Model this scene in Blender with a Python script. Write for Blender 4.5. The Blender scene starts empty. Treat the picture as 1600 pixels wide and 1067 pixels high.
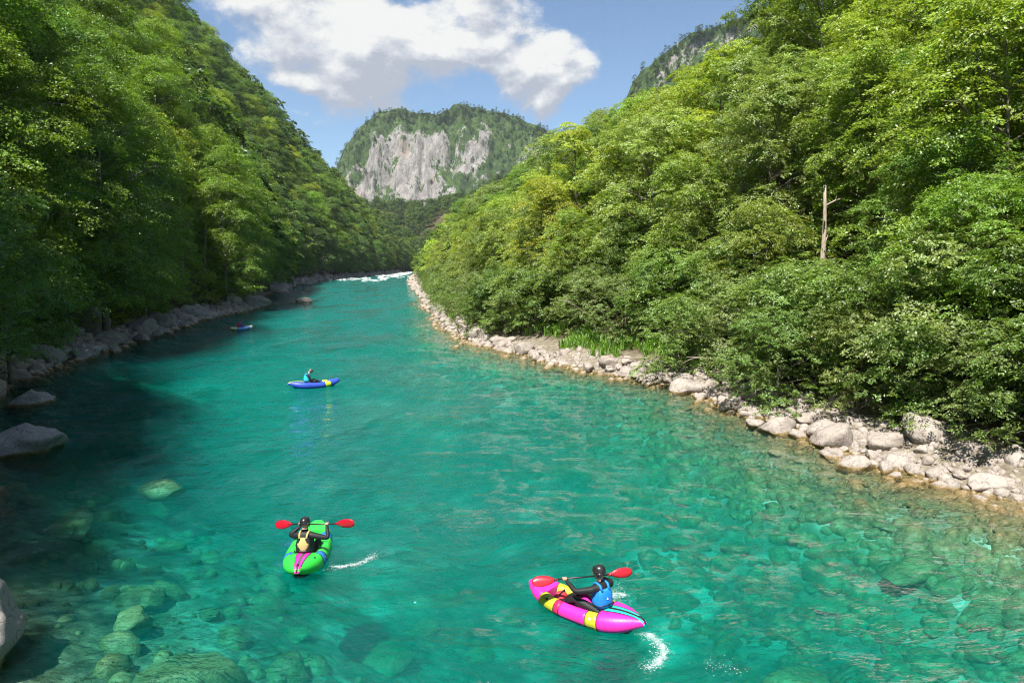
import bpy, bmesh, math, random
import numpy as np
from mathutils import Vector, Matrix, Quaternion, noise as mnoise

scene = bpy.context.scene
COL = scene.collection
R = math.radians

# ------------------------------------------------------------------ camera
CAM_H = 6.32
CAM_PITCH = R(6.5)
cam_data = bpy.data.cameras.new('camera')
cam_data.sensor_width = 36.0
cam_data.lens = 24.0
cam_data.clip_start = 0.1
cam_data.clip_end = 6000.0
cam = bpy.data.objects.new('camera', cam_data)
cam.location = (0.0, 0.0, CAM_H)
cam.rotation_euler = (R(90) - CAM_PITCH, 0.0, 0.0)
COL.objects.link(cam)
scene.camera = cam

# ------------------------------------------------------------------ render settings
scene.render.engine = 'CYCLES'
cy = scene.cycles
cy.max_bounces = 6
cy.diffuse_bounces = 3
cy.glossy_bounces = 2
cy.transmission_bounces = 3
cy.transparent_max_bounces = 12
cy.volume_bounces = 0
cy.caustics_reflective = False
cy.caustics_refractive = False
cy.sample_clamp_indirect = 6.0
cy.use_denoising = True
cy.denoiser = 'OPENIMAGEDENOISE'
cy.denoising_input_passes = 'RGB_ALBEDO_NORMAL'
cy.denoising_prefilter = 'NONE'
cy.filter_width = 1.1
scene.view_settings.view_transform = 'Standard'
scene.view_settings.look = 'None'
scene.view_settings.gamma = 1.0
scene.view_settings.use_curve_mapping = False
scene.view_settings.exposure = 1.15

# ------------------------------------------------------------------ sun
SUN_EL = R(58)
SUN_DIR = Vector((-0.40, -0.92, 0)).normalized() * math.cos(SUN_EL) + Vector((0, 0, math.sin(SUN_EL)))
sl = bpy.data.lights.new('sun', 'SUN')
sl.energy = 5.0
sl.angle = R(0.53)
sl.color = (1.0, 0.95, 0.86)
sun = bpy.data.objects.new('sun', sl)
sun.rotation_euler = SUN_DIR.to_track_quat('Z', 'Y').to_euler()
sun.location = (-40, -20, 80)
COL.objects.link(sun)


# ------------------------------------------------------------------ node helper
class NT:
    """Tiny helper for wiring node trees."""
    def __init__(self, tree):
        self.t = tree

    def new(self, typ, **kw):
        n = self.t.nodes.new(typ)
        for k, v in kw.items():
            setattr(n, k, v)
        return n

    def put(self, sock, v):
        if isinstance(v, bpy.types.NodeSocket):
            self.t.links.new(v, sock)
        elif v is not None:
            if isinstance(v, (tuple, list)) and sock.type == 'RGBA' and len(v) == 3:
                v = (*v, 1.0)
            sock.default_value = v

    def m(self, op, a, b=None, c=None, clamp=False):
        n = self.new('ShaderNodeMath', operation=op, use_clamp=clamp)
        for i, v in enumerate((a, b, c)):
            if v is not None:
                self.put(n.inputs[i], v)
        return n.outputs[0]

    def v(self, op, a, b=None):
        n = self.new('ShaderNodeVectorMath', operation=op)
        self.put(n.inputs[0], a)
        if b is not None:
            self.put(n.inputs[1], b)
        return n.outputs['Value'] if op in ('LENGTH', 'DOT_PRODUCT', 'DISTANCE') else n.outputs['Vector']

    def step(self, x, lo, hi, a=0.0, b=1.0):
        n = self.new('ShaderNodeMapRange', interpolation_type='SMOOTHSTEP')
        self.put(n.inputs['Value'], x)
        self.put(n.inputs['From Min'], lo)
        self.put(n.inputs['From Max'], hi)
        self.put(n.inputs['To Min'], a)
        self.put(n.inputs['To Max'], b)
        return n.outputs[0]

    def noise(self, vec, scale, detail=4.0, rough=0.55, dist=0.0):
        n = self.new('ShaderNodeTexNoise')
        if vec is not None:
            self.put(n.inputs['Vector'], vec)
        n.inputs['Scale'].default_value = scale
        n.inputs['Detail'].default_value = detail
        n.inputs['Roughness'].default_value = rough
        n.inputs['Distortion'].default_value = dist
        return n.outputs['Fac']

    def mix(self, f, a, b, mode='MIX'):
        n = self.new('ShaderNodeMix', data_type='RGBA', blend_type=mode)
        self.put(n.inputs['Factor'], f)
        self.put(n.inputs[6], a)
        self.put(n.inputs[7], b)
        return n.outputs[2]

    def ramp(self, f, stops):
        n = self.new('ShaderNodeValToRGB')
        e = n.color_ramp.elements
        while len(e) < len(stops):
            e.new(0.5)
        for i, (p, c) in enumerate(stops):
            e[i].position = p
            e[i].color = (*c, 1.0)
        self.put(n.inputs[0], f)
        return n.outputs[0]

    def mapping(self, vec, scale=(1, 1, 1), rot=(0, 0, 0), loc=(0, 0, 0)):
        n = self.new('ShaderNodeMapping')
        self.put(n.inputs['Vector'], vec)
        n.inputs['Scale'].default_value = scale
        n.inputs['Rotation'].default_value = rot
        n.inputs['Location'].default_value = loc
        return n.outputs[0]

    def bump(self, height, strength, distance, normal=None):
        n = self.new('ShaderNodeBump')
        n.inputs['Strength'].default_value = strength
        n.inputs['Distance'].default_value = distance
        self.put(n.inputs['Height'], height)
        if normal is not None:
            self.put(n.inputs['Normal'], normal)
        return n.outputs[0]


# ------------------------------------------------------------------ world: clear sky with broken cumulus all round
world = bpy.data.worlds.new('World')
scene.world = world
world.use_nodes = True
wt = world.node_tree
wt.nodes.clear()
W = NT(wt)
sky = W.new('ShaderNodeTexSky', sky_type='NISHITA')
sky.sun_disc = False
sky.sun_elevation = SUN_EL
sky.sun_rotation = math.atan2(SUN_DIR.x, SUN_DIR.y)
sky.altitude = 600
sky.air_density = 1.0
sky.dust_density = 0.6
sky.ozone_density = 1.6
# the cumulus: direction centres and angular half-widths of the cloud masses, plus noise that goes on over the whole sky
CLOUDS = [((-0.20, 0.93, 0.305), (0.26, 0.6, 0.145), 0.44),
          ((-0.055, 0.95, 0.345), (0.15, 0.6, 0.10), 0.30),
          ((0.045, 0.96, 0.256), (0.125, 0.5, 0.066), 0.38),
          ((-0.02, 0.96, 0.300), (0.055, 0.5, 0.040), 0.26),
          ((-0.285, 0.93, 0.236), (0.065, 0.4, 0.036), 0.32),
          ((-0.31, 0.93, 0.195), (0.05, 0.4, 0.024), 0.27),
          ((0.12, 0.92, 0.375), (0.07, 0.4, 0.045), 0.22),
          ((0.30, 0.86, 0.42), (0.18, 0.4, 0.06), 0.27), ((-0.10, 0.85, 0.50), (0.36, 0.6, 0.17), 0.40), ((0.20, 0.70, 0.66), (0.25, 0.4, 0.14), 0.30),  # broad middle mass, unseen above the frame, is added to brighten the river's reflections
          ((0.75, 0.35, 0.50), (0.30, 0.5, 0.16), 0.35), ((-0.80, -0.10, 0.55), (0.25, 0.5, 0.14), 0.35),
          ((0.10, -0.80, 0.50), (0.45, 0.6, 0.15), 0.36), ((-0.45, 0.45, 0.75), (0.24, 0.3, 0.2), 0.32), ((0.35, 0.20, 0.88), (0.3, 0.25, 0.3), 0.34),
          ((0.55, -0.50, 0.62), (0.25, 0.3, 0.15), 0.33)]
grp = bpy.data.node_groups.new('cloud_density', 'ShaderNodeTree')
grp.interface.new_socket('Direction', in_out='INPUT', socket_type='NodeSocketVector')
grp.interface.new_socket('Density', in_out='OUTPUT', socket_type='NodeSocketFloat')
G = NT(grp)
gi = G.new('NodeGroupInput')
go = G.new('NodeGroupOutput')
dvec = gi.outputs[0]
wob = G.new('ShaderNodeTexNoise')
wob.inputs['Scale'].default_value = 9.0
wob.inputs['Detail'].default_value = 3.0
G.put(wob.inputs['Vector'], dvec)
woff = G.v('SCALE', G.v('SUBTRACT', wob.outputs['Color'], (0.5, 0.5, 0.5)))
woff.node.inputs['Scale'].default_value = 0.07
dw = G.v('ADD', dvec, woff)
tot = None
for c, r, a in CLOUDS:
    q = G.v('DIVIDE', G.v('SUBTRACT', dw, c), r)
    ln = G.v('LENGTH', q)
    val = G.m('MULTIPLY', G.m('SUBTRACT', 1.0, ln, clamp=True), a)
    tot = val if tot is None else G.m('MAXIMUM', tot, val)
fb = G.noise(G.mapping(dvec, scale=(1.0, 1.0, 1.5), loc=(3.1, 0.4, 1.7)), 5.5, 9.0, 0.56, 0.25)
fb2 = G.noise(G.mapping(dvec, scale=(1.0, 1.0, 1.4), loc=(7.1, 2.4, 5.7)), 17.0, 7.0, 0.64, 0.1)
dn = G.m('ADD', G.m('MULTIPLY', fb, 0.95), G.m('MULTIPLY', fb2, 0.27))
G.put(go.inputs[0], G.m('SUBTRACT', G.m('ADD', dn, G.m('MULTIPLY', tot, 0.95)), 0.745))


def cloud_at(vec):
    n = W.new('ShaderNodeGroup')
    n.node_tree = grp
    W.put(n.inputs[0], vec)
    return n.outputs[0]


wdir = W.new('ShaderNodeTexCoord').outputs['Generated']
d0 = cloud_at(wdir)
d1 = cloud_at(W.v('ADD', wdir, (-0.011, -0.004, 0.019)))
d2 = cloud_at(W.v('ADD', wdir, (-0.035, -0.008, 0.075)))
alpha = W.step(d0, -0.02, 0.11)
lit = W.m('ADD', W.m('MULTIPLY', W.m('SUBTRACT', d0, d1), 6.5), W.m('MULTIPLY', W.m('SUBTRACT', d0, d2), 2.0))
shade = W.m('ADD', 0.46, W.m('SUBTRACT', lit, W.m('MULTIPLY', W.m('MAXIMUM', W.m('SUBTRACT', d0, 0.05), 0.0), 0.5)), clamp=True)
ccol = W.ramp(shade, [(0.0, (3.1, 3.35, 3.9)), (0.5, (4.4, 4.6, 5.0)), (1.0, (6.1, 6.1, 6.0))])
scol = W.mix(1.0, sky.outputs[0], (0.86, 0.95, 1.0), 'MULTIPLY')
wcol = W.mix(alpha, scol, ccol)
bg = W.new('ShaderNodeBackground')
bg.inputs["Strength"].default_value = 0.068
W.put(bg.inputs['Color'], wcol)
W.put(W.new('ShaderNodeOutputWorld').inputs['Surface'], bg.outputs[0])
world.cycles.sampling_method = 'MANUAL'
world.cycles.sample_map_resolution = 512
cy.adaptive_threshold = 0.03


# ------------------------------------------------------------------ mesh and object helpers
def mesh_np(name, verts, faces, mats=None, smooth=False, mat_idx=None):
    """Mesh from numpy arrays; faces (n,3) or (n,4)."""
    me = bpy.data.meshes.new(name)
    verts = np.asarray(verts, dtype=np.float32)
    faces = np.asarray(faces, dtype=np.int32)
    n, k = faces.shape
    me.vertices.add(len(verts))
    me.vertices.foreach_set('co', verts.ravel())
    me.loops.add(n * k)
    me.loops.foreach_set('vertex_index', faces.ravel())
    me.polygons.add(n)
    me.polygons.foreach_set('loop_start', np.arange(0, n * k, k, dtype=np.int32))
    if smooth:
        me.polygons.foreach_set('use_smooth', np.ones(n, dtype=bool))
    for m in (mats or []):
        me.materials.append(m)
    if mat_idx is not None:
        me.polygons.foreach_set('material_index', np.asarray(mat_idx, dtype=np.int32))
    me.update(calc_edges=True)
    return me


def link(name, data, parent=None):
    o = bpy.data.objects.new(name, data)
    COL.objects.link(o)
    if parent is not None:
        o.parent = parent
    return o


def tag(o, label=None, cat=None, group=None, kind=None):
    if label:
        o['label'] = label
    if cat:
        o['category'] = cat
    if group:
        o['group'] = group
    if kind:
        o['kind'] = kind
    return o


class MB:
    """Collects simple shapes and links them as one mesh object."""
    def __init__(self):
        self.v, self.f = [], []

    def add(self, vs, fs):
        o = len(self.v)
        self.v += [tuple(p) for p in vs]
        self.f += [tuple(i + o for i in f) for f in fs]

    def loft(self, rings, closed_ring=True, cap=True, closed_path=False):
        """rings: list of equally long point lists."""
        n = len(rings[0])
        vs = [p for r in rings for p in r]
        fs = []
        m = len(rings)
        for i in range(m if closed_path else m - 1):
            a, b = i * n, ((i + 1) % m) * n
            for j in range(n if closed_ring else n - 1):
                k = (j + 1) % n
                fs.append((a + j, a + k, b + k, b + j))
        if cap and closed_ring and not closed_path:
            fs.append(tuple(range(n - 1, -1, -1)))
            fs.append(tuple((m - 1) * n + j for j in range(n)))
        self.add(vs, fs)

    def tube(self, pts, rad, seg=8, cap=True):
        pts = [Vector(p) for p in pts]
        rs = rad if isinstance(rad, (list, tuple)) else [rad] * len(pts)
        rings = []
        prev = None
        for i, p in enumerate(pts):
            t = (pts[min(i + 1, len(pts) - 1)] - pts[max(i - 1, 0)]).normalized()
            if prev is None:
                a = t.cross(Vector((0, 0, 1)))
                if a.length < 1e-3:
                    a = t.cross(Vector((1, 0, 0)))
            else:
                a = prev - t * prev.dot(t)
            a.normalize()
            prev = a
            b = t.cross(a)
            rings.append([p + (a * math.cos(q) + b * math.sin(q)) * rs[i] for q in [2 * math.pi * j / seg for j in range(seg)]])
        self.loft(rings, cap=cap)

    def build(self, name, mat, parent=None, smooth=True):
        me = bpy.data.meshes.new(name)
        me.from_pydata(self.v, [], self.f)
        if mat is not None:
            me.materials.append(mat)
        if smooth:
            me.polygons.foreach_set('use_smooth', [True] * len(me.polygons))
        me.update()
        return link(name, me, parent)


def hash2(ix, iy, seed):
    with np.errstate(over='ignore'):
        h = (ix.astype(np.int64) * 374761393 + iy.astype(np.int64) * 668265263 + seed * 974634777) & 0xFFFFFFFF
        h = ((h ^ (h >> 13)) * 1274126177) & 0xFFFFFFFF
        h = (h ^ (h >> 16)) & 0xFFFFFF
    return h / float(0xFFFFFF)


def vnoise(x, y, seed=0):
    x, y = np.broadcast_arrays(np.asarray(x, float), np.asarray(y, float))
    ix, iy = np.floor(x), np.floor(y)
    fx, fy = x - ix, y - iy
    fx, fy = fx * fx * (3 - 2 * fx), fy * fy * (3 - 2 * fy)
    a, b = hash2(ix, iy, seed), hash2(ix + 1, iy, seed)
    c, d = hash2(ix, iy + 1, seed), hash2(ix + 1, iy + 1, seed)
    return (a * (1 - fx) + b * fx) * (1 - fy) + (c * (1 - fx) + d * fx) * fy


def fbm(x, y, seed=0, oct=4, gain=0.5):
    """roughly -1..1"""
    s, a, t, f = 0.0, 1.0, 0.0, 1.0
    for o in range(oct):
        s = s + a * (vnoise(np.asarray(x) * f, np.asarray(y) * f, seed + o * 17) * 2 - 1)
        t += a
        a *= gain
        f *= 2.03
    return s / t


def sstep(x, lo, hi):
    t = np.clip((x - lo) / (hi - lo), 0, 1)
    return t * t * (3 - 2 * t)


def project(X, Y, Z):
    """World point to the camera's normalised frame (x -0.5..0.5 of the width), for culling what the camera cannot see."""
    ct, st = math.cos(CAM_PITCH), math.sin(CAM_PITCH)
    dz = Z - CAM_H
    depth = Y * ct - dz * st
    up = Y * st + dz * ct
    dd = np.maximum(depth, 0.1)
    k = 24.0 / 36.0
    return X / dd * k, up / dd * k, depth


ORD = {1: 'first', 2: 'second', 3: 'third', 4: 'fourth', 5: 'fifth', 6: 'sixth', 7: 'seventh', 8: 'eighth', 9: 'ninth', 10: 'tenth',
       11: 'eleventh', 12: 'twelfth'}


ORD.update({13: 'thirteenth', 14: 'fourteenth', 15: 'fifteenth', 16: 'sixteenth', 17: 'seventeenth', 18: 'eighteenth', 19: 'nineteenth'})
TENS = {2: ('twenty', 'twentieth'), 3: ('thirty', 'thirtieth'), 4: ('forty', 'fortieth'), 5: ('fifty', 'fiftieth'), 6: ('sixty', 'sixtieth'), 7: ('seventy', 'seventieth'), 8: ('eighty', 'eightieth'), 9: ('ninety', 'ninetieth')}


def ordinal(n):
    if n in ORD:
        return ORD[n]
    return TENS[n // 10][1] if n % 10 == 0 else TENS[n // 10][0] + '-' + ORD[n % 10]


# ------------------------------------------------------------------ materials
def material(name):
    m = bpy.data.materials.new(name)
    m.use_nodes = True
    m.node_tree.nodes.clear()
    return m, NT(m.node_tree)


def out(n, surf=None, vol=None, disp=None):
    o = n.new('ShaderNodeOutputMaterial')
    if surf is not None:
        n.put(o.inputs['Surface'], surf)
    if vol is not None:
        n.put(o.inputs['Volume'], vol)


def pbsdf(n, color, rough=0.6, normal=None, spec=0.5, metal=0.0, coat=0.0):
    b = n.new('ShaderNodeBsdfPrincipled')
    n.put(b.inputs['Base Color'], color)
    n.put(b.inputs['Roughness'], rough)
    b.inputs['Specular IOR Level'].default_value = spec
    b.inputs['Metallic'].default_value = metal
    b.inputs['Coat Weight'].default_value = coat
    if normal is not None:
        n.put(b.inputs['Normal'], normal)
    return b.outputs[0]


def plain(name, color, rough=0.5, spec=0.5, var=0.12, scale=14.0, bumpd=0.0, coat=0.0):
    m, n = material(name)
    pos = n.new('ShaderNodeTexCoord').outputs['Object']
    f = n.noise(pos, scale, 4.0, 0.6)
    c = n.mix(f, tuple(x * (1 - var) for x in color), tuple(min(1.0, x * (1 + var)) for x in color))
    nor = n.bump(n.noise(pos, scale * 5, 3.0), 0.3, bumpd) if bumpd else None
    out(n, pbsdf(n, c, rough, nor, spec, coat=coat))
    return m


def leaf_material(name, source, gloss=0.05, trans=0.48):
    """Leaves: diffuse + translucent + a little sheen. source: 'object' (each plant's own colour) or 'random' (wood seen as a mass)."""
    m, n = material(name)
    oi = n.new('ShaderNodeObjectInfo')
    at = n.new('ShaderNodeAttribute', attribute_name='tint')
    tint = at.outputs['Fac']
    if source == 'object':
        base = oi.outputs['Color']
    else:
        base = n.ramp(oi.outputs['Random'], [(0.0, (0.040, 0.085, 0.018)), (0.3, (0.065, 0.120, 0.022)), (0.62, (0.090, 0.155, 0.026)), (1.0, (0.135, 0.190, 0.036))])
    hs = n.new('ShaderNodeHueSaturation')
    n.put(hs.inputs['Hue'], n.m('ADD', 0.488, n.m('MULTIPLY', tint, 0.024)))
    n.put(hs.inputs['Saturation'], n.m('SUBTRACT', 1.08, n.m('MULTIPLY', tint, 0.16)))
    n.put(hs.inputs['Value'], n.m('ADD', 0.62, n.m('MULTIPLY', tint, 0.80)))
    n.put(hs.inputs['Color'], base)
    c = hs.outputs[0]
    df = n.new('ShaderNodeBsdfDiffuse')
    n.put(df.inputs[0], c)
    tr = n.new('ShaderNodeBsdfTranslucent')
    n.put(tr.inputs[0], n.mix(1.0, c, (1.25, 1.30, 0.45), 'MULTIPLY'))
    mx = n.new('ShaderNodeMixShader')
    mx.inputs[0].default_value = trans
    n.put(mx.inputs[1], df.outputs[0])
    n.put(mx.inputs[2], tr.outputs[0])
    gl = n.new('ShaderNodeBsdfGlossy')
    gl.inputs['Roughness'].default_value = 0.42
    gl.inputs['Color'].default_value = (0.9, 0.95, 1.0, 1)
    mg = n.new('ShaderNodeMixShader')
    mg.inputs[0].default_value = gloss
    n.put(mg.inputs[1], mx.outputs[0])
    n.put(mg.inputs[2], gl.outputs[0])
    out(n, mg.outputs[0])
    return m


LEAF = leaf_material('leaf_green', 'object', 0.035)
LEAF_FAR = leaf_material('leaf_green_far', 'random', 0.03)

# bark
BARK, n = material('bark_grey_brown')
pos = n.new('ShaderNodeTexCoord').outputs['Object']
bk = n.noise(n.mapping(pos, scale=(5, 5, 1.2)), 4.0, 6.0, 0.65)
out(n, pbsdf(n, n.ramp(bk, [(0.25, (0.055, 0.045, 0.034)), (0.55, (0.19, 0.165, 0.135)), (0.8, (0.36, 0.33, 0.29))]), 0.9, n.bump(bk, 0.6, 0.03), 0.2))
PALE_BARK, n = material('bark_pale_dead')
pos = n.new('ShaderNodeTexCoord').outputs['Object']
bk = n.noise(n.mapping(pos, scale=(5, 5, 1.0)), 5.0, 6.0, 0.65)
out(n, pbsdf(n, n.ramp(bk, [(0.3, (0.20, 0.15, 0.11)), (0.55, (0.40, 0.33, 0.27)), (0.8, (0.55, 0.48, 0.42))]), 0.9, n.bump(bk, 0.6, 0.03), 0.2))

# limestone: pale pinkish grey, ochre algae where the river wets it, olive under water
def rock_material(name, tone):
    m, n = material(name)
    geo = n.new('ShaderNodeNewGeometry')
    P = geo.outputs['Position']
    oi = n.new('ShaderNodeObjectInfo')
    tc = n.new('ShaderNodeTexCoord').outputs['Object']
    big = n.noise(P, 1.3, 6.0, 0.6)
    fine = n.noise(P, 9.0, 8.0, 0.68)
    f = n.m('ADD', n.m('MULTIPLY', big, 0.5), n.m('MULTIPLY', fine, 0.5))
    dry = n.ramp(f, [(0.30, tuple(x * 0.42 for x in tone)), (0.45, tuple(x * 0.85 for x in tone)), (0.58, tone), (0.75, tuple(min(0.8, x * 1.22) for x in tone))])
    dry = n.mix(n.m('MULTIPLY', oi.outputs['Random'], 0.42), dry, (tone[0] * 0.62, tone[1] * 0.58, tone[2] * 0.55))
    crack = n.new('ShaderNodeTexVoronoi', feature='DISTANCE_TO_EDGE')
    crack.inputs['Scale'].default_value = 2.3
    n.put(crack.inputs['Vector'], n.v('ADD', P, n.v('MULTIPLY', n.new('ShaderNodeTexNoise').outputs['Color'], (0.5, 0.5, 0.5))))
    cr = n.step(crack.outputs['Distance'], 0.0, 0.035, 0.45, 1.0)
    z = n.new('ShaderNodeSeparateXYZ')
    n.put(z.inputs[0], P)
    zz = n.m('ADD', z.outputs['Z'], n.m('MULTIPLY', n.m('SUBTRACT', fine, 0.5), 0.12))
    wet = n.step(zz, 0.11, 0.03)
    ochre = n.ramp(fine, [(0.3, (0.10, 0.068, 0.024)), (0.55, (0.21, 0.148, 0.062)), (0.75, (0.32, 0.245, 0.125))])
    under = n.ramp(f, [(0.3, (0.055, 0.058, 0.022)), (0.5, (0.15, 0.155, 0.06)), (0.7, (0.31, 0.315, 0.145))])
    c = n.mix(wet, n.mix(n.m('SUBTRACT', 1.0, cr), dry, (0.06, 0.05, 0.045)), ochre)
    c = n.mix(n.step(zz, -0.12, -0.60), c, under)
    nor = n.bump(fine, 0.55, 0.05, n.bump(big, 0.5, 0.15, n.bump(cr, 0.5, 0.03)))
    out(n, pbsdf(n, c, n.m('SUBTRACT', 0.85, n.m('MULTIPLY', wet, 0.4)), nor, 0.35))
    return m


ROCK = rock_material('limestone_pale', (0.37, 0.325, 0.29))
ROCK_GREY = rock_material('limestone_grey', (0.30, 0.285, 0.27))


# ------------------------------------------------------------------ the valley: shores, river bed, slopes
_R = np.array([(20, -70), (17.5, 0), (13.39, 17.25), (12.61, 19.2), (11.78, 21.1), (11.21, 23.9), (10.5, 27.4), (9.55, 31.3), (8.24, 34.7), (5.51, 38.8), (2.85, 43.0),
               (0.0, 48.7), (-3.1, 54.8), (-6.5, 68.9), (-9.4, 86.8), (-16.2, 128), (-23.8, 170), (-40.6, 272), (-56, 380), (-70, 500), (-60, 620), (-20, 800), (40, 2000)])
_L = np.array([(-12, -70), (-9.0, 0), (-9.3, 10), (-13.5, 15), (-19.5, 23), (-26.0, 31), (-27.5, 36), (-28.2, 40), (-29.8, 45), (-31.6, 53), (-33.5, 63), (-36.4, 78), (-37, 90), (-37.5, 100),
               (-42, 112), (-50, 140), (-65, 194), (-75, 261), (-76, 357), (-79, 500), (-72, 620), (-40, 800), (20, 2000)])


def XR(Y):
    return np.interp(Y, _R[:, 1], _R[:, 0]) + 0.5 * fbm(np.asarray(Y) / 5.0, 0.3, 5, 2) * np.clip(np.asarray(Y) / 20, 0, 1)


def XL(Y):
    return np.interp(Y, _L[:, 1], _L[:, 0]) + 0.6 * fbm(np.asarray(Y) / 5.0, 7.3, 9, 2) * np.clip(np.asarray(Y) / 20, 0, 1)


def height(X, Y):
    X, Y = np.broadcast_arrays(np.asarray(X, float), np.asarray(Y, float))
    xl, xr = XL(Y), XR(Y)
    dl, dr = X - xl, xr - X
    n1 = fbm(X / 3.0, Y / 3.0, 21, 3)
    n2 = fbm(X / 17.0, Y / 17.0, 31, 4)
    n3 = fbm(X / 90.0, Y / 90.0, 41, 4)
    # bed
    depR = np.interp(dr, [0, 1.2, 3.5, 7, 12], [0, 0.20, 0.70, 2.3, 4.0])
    depL = np.interp(dl, [0, 1.5, 4.0, 8, 12], [0, 0.4, 1.4, 2.6, 4.0])
    bed = -np.minimum(depR, depL) * (1 + 0.5 * n2) + 0.16 * n1 * sstep(np.minimum(dl, dr), 0, 3)
    # left slope: steep wooded canyon side
    b = -dl
    l1 = 0.4 * b + 0.5 * n1 * sstep(b, 0, 2)
    steep = np.interp(Y, [0, 40, 90, 200, 320, 460, 620], [0.7, 0.9, 1.35, 1.75, 1.85, 1.25, 0.6])
    l2 = steep * np.maximum(b - 3, 0)
    cap = np.interp(Y, [0, 100, 250, 400, 620, 900], [140, 180, 270, 270, 160, 90])
    l2 = cap * (1 - np.exp(-l2 / cap))
    zl = l1.clip(-1, 1.6) + l2 + (n2 * 2.0 + n3 * 6.0) * sstep(b, 4, 30)
    # right slope
    c = -dr
    r1 = 0.28 * c + 0.25 * n1 * sstep(c, 0, 2)
    near = np.interp(Y, [0, 25, 45, 90, 170, 300, 500], [0.62, 0.62, 0.52, 0.54, 0.74, 0.66, 0.45])
    r2 = 0.22 * np.clip(c - 3, 0, 4) + near * np.maximum(c - 6, 0)
    capr = np.interp(Y, [0, 100, 250, 400, 620, 900], [120, 130, 140, 140, 120, 160])
    r2 = capr * (1 - np.exp(-r2 / capr))
    zr = r1.clip(-1, 1.1) + r2 + (n2 * 1.6 + n3 * 5.0) * sstep(c, 5, 30)
    z = np.where(dl < 0, zl, np.where(dr < 0, zr, bed))
    # the valley closes round the bend
    hill = sstep(Y, 530, 900) * (74 + 0.30 * np.maximum(X + 120, 0).clip(0, 420) + 14 * n3) + 4 * n2 * sstep(Y, 560, 640)
    hill = np.where(Y > 530, hill - 3.2, -99)
    return np.maximum(z, hill)


def grid_faces(nr, nc):
    i = np.arange((nr - 1) * (nc - 1))
    r, c = i // (nc - 1), i % (nc - 1)
    a = r * nc + c
    return np.stack([a, a + 1, a + nc + 1, a + nc], axis=1)


rows = np.concatenate([np.arange(-70, 4, 6.0), np.arange(4, 70, 0.5), 70 * (1450 / 70) ** np.linspace(0.002, 1, 150)])
us = np.concatenate([-np.geomspace(820, 3.4, 70), np.linspace(-3, 0, 9)[:-1] - 0.0, np.linspace(0, 1, 60), 0.0 + np.linspace(0, 3, 9)[1:], np.geomspace(3.4, 820, 70)])
side = np.concatenate([np.zeros(78, int), np.ones(60, int), np.full(78, 2)])
Yg = np.repeat(rows[:, None], len(us), 1)
xl, xr = XL(rows)[:, None], XR(rows)[:, None]
Xg = np.where(side[None, :] == 0, xl + us[None, :], np.where(side[None, :] == 1, xl + (xr - xl) * us[None, :], xr + us[None, :]))
Zg = height(Xg, Yg)

GROUND, n = material('forest_floor_and_river_bed')
P = n.new('ShaderNodeNewGeometry').outputs['Position']
z = n.new('ShaderNodeSeparateXYZ')
n.put(z.inputs[0], P)
fine = n.noise(P, 3.0, 8.0, 0.65)
big = n.noise(P, 0.35, 5.0, 0.6)
vor = n.new('ShaderNodeTexVoronoi')
vor.inputs['Scale'].default_value = 2.6
n.put(vor.inputs['Vector'], n.v('ADD', P, n.v('MULTIPLY', n.new('ShaderNodeTexNoise').outputs['Color'], (0.4, 0.4, 0.4))))
vor2 = n.new('ShaderNodeTexVoronoi')
vor2.inputs['Scale'].default_value = 0.75
n.put(vor2.inputs['Vector'], P)
pebble = n.ramp(fine, [(0.3, (0.10, 0.088, 0.062)), (0.5, (0.20, 0.172, 0.13)), (0.72, (0.31, 0.275, 0.225))])
soil = n.ramp(fine, [(0.3, (0.035, 0.028, 0.016)), (0.55, (0.085, 0.065, 0.035)), (0.75, (0.07, 0.085, 0.03))])
stone_tone = n.mix(n.step(n.m('ADD', n.m('MULTIPLY', vor.outputs['Distance'], 0.35), n.m('MULTIPLY', fine, 0.6)), 0.25, 0.55), (0.22, 0.23, 0.14), (0.09, 0.09, 0.045))
stone_tone = n.mix(n.step(big, 0.38, 0.66), stone_tone, n.mix(n.step(vor2.outputs['Distance'], 0.1, 0.7), (0.55, 0.57, 0.44), (0.20, 0.22, 0.13)))
shallow = n.ramp(fine, [(0.3, (0.085, 0.06, 0.02)), (0.55, (0.19, 0.14, 0.055)), (0.75, (0.30, 0.235, 0.12))])
bedc = n.mix(n.step(z.outputs['Z'], -0.12, -0.5), shallow, stone_tone)
c = n.mix(n.step(z.outputs['Z'], 0.06, 0.0), n.mix(n.step(z.outputs['Z'], 0.5, 1.3), pebble, soil), bedc)
nor = n.bump(n.m('SUBTRACT', fine, vor.outputs['Distance']), 0.7, 0.18)
out(n, pbsdf(n, c, 0.9, nor, 0.2))
ground = link('ground', mesh_np('ground', np.stack([Xg, Yg, Zg], -1).reshape(-1, 3), grid_faces(len(rows), len(us)), [GROUND], True))
tag(ground, kind='structure')

# ------------------------------------------------------------------ water
WATER, n = material('clear_turquoise_river')
P = n.new('ShaderNodeNewGeometry').outputs['Position']
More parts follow.
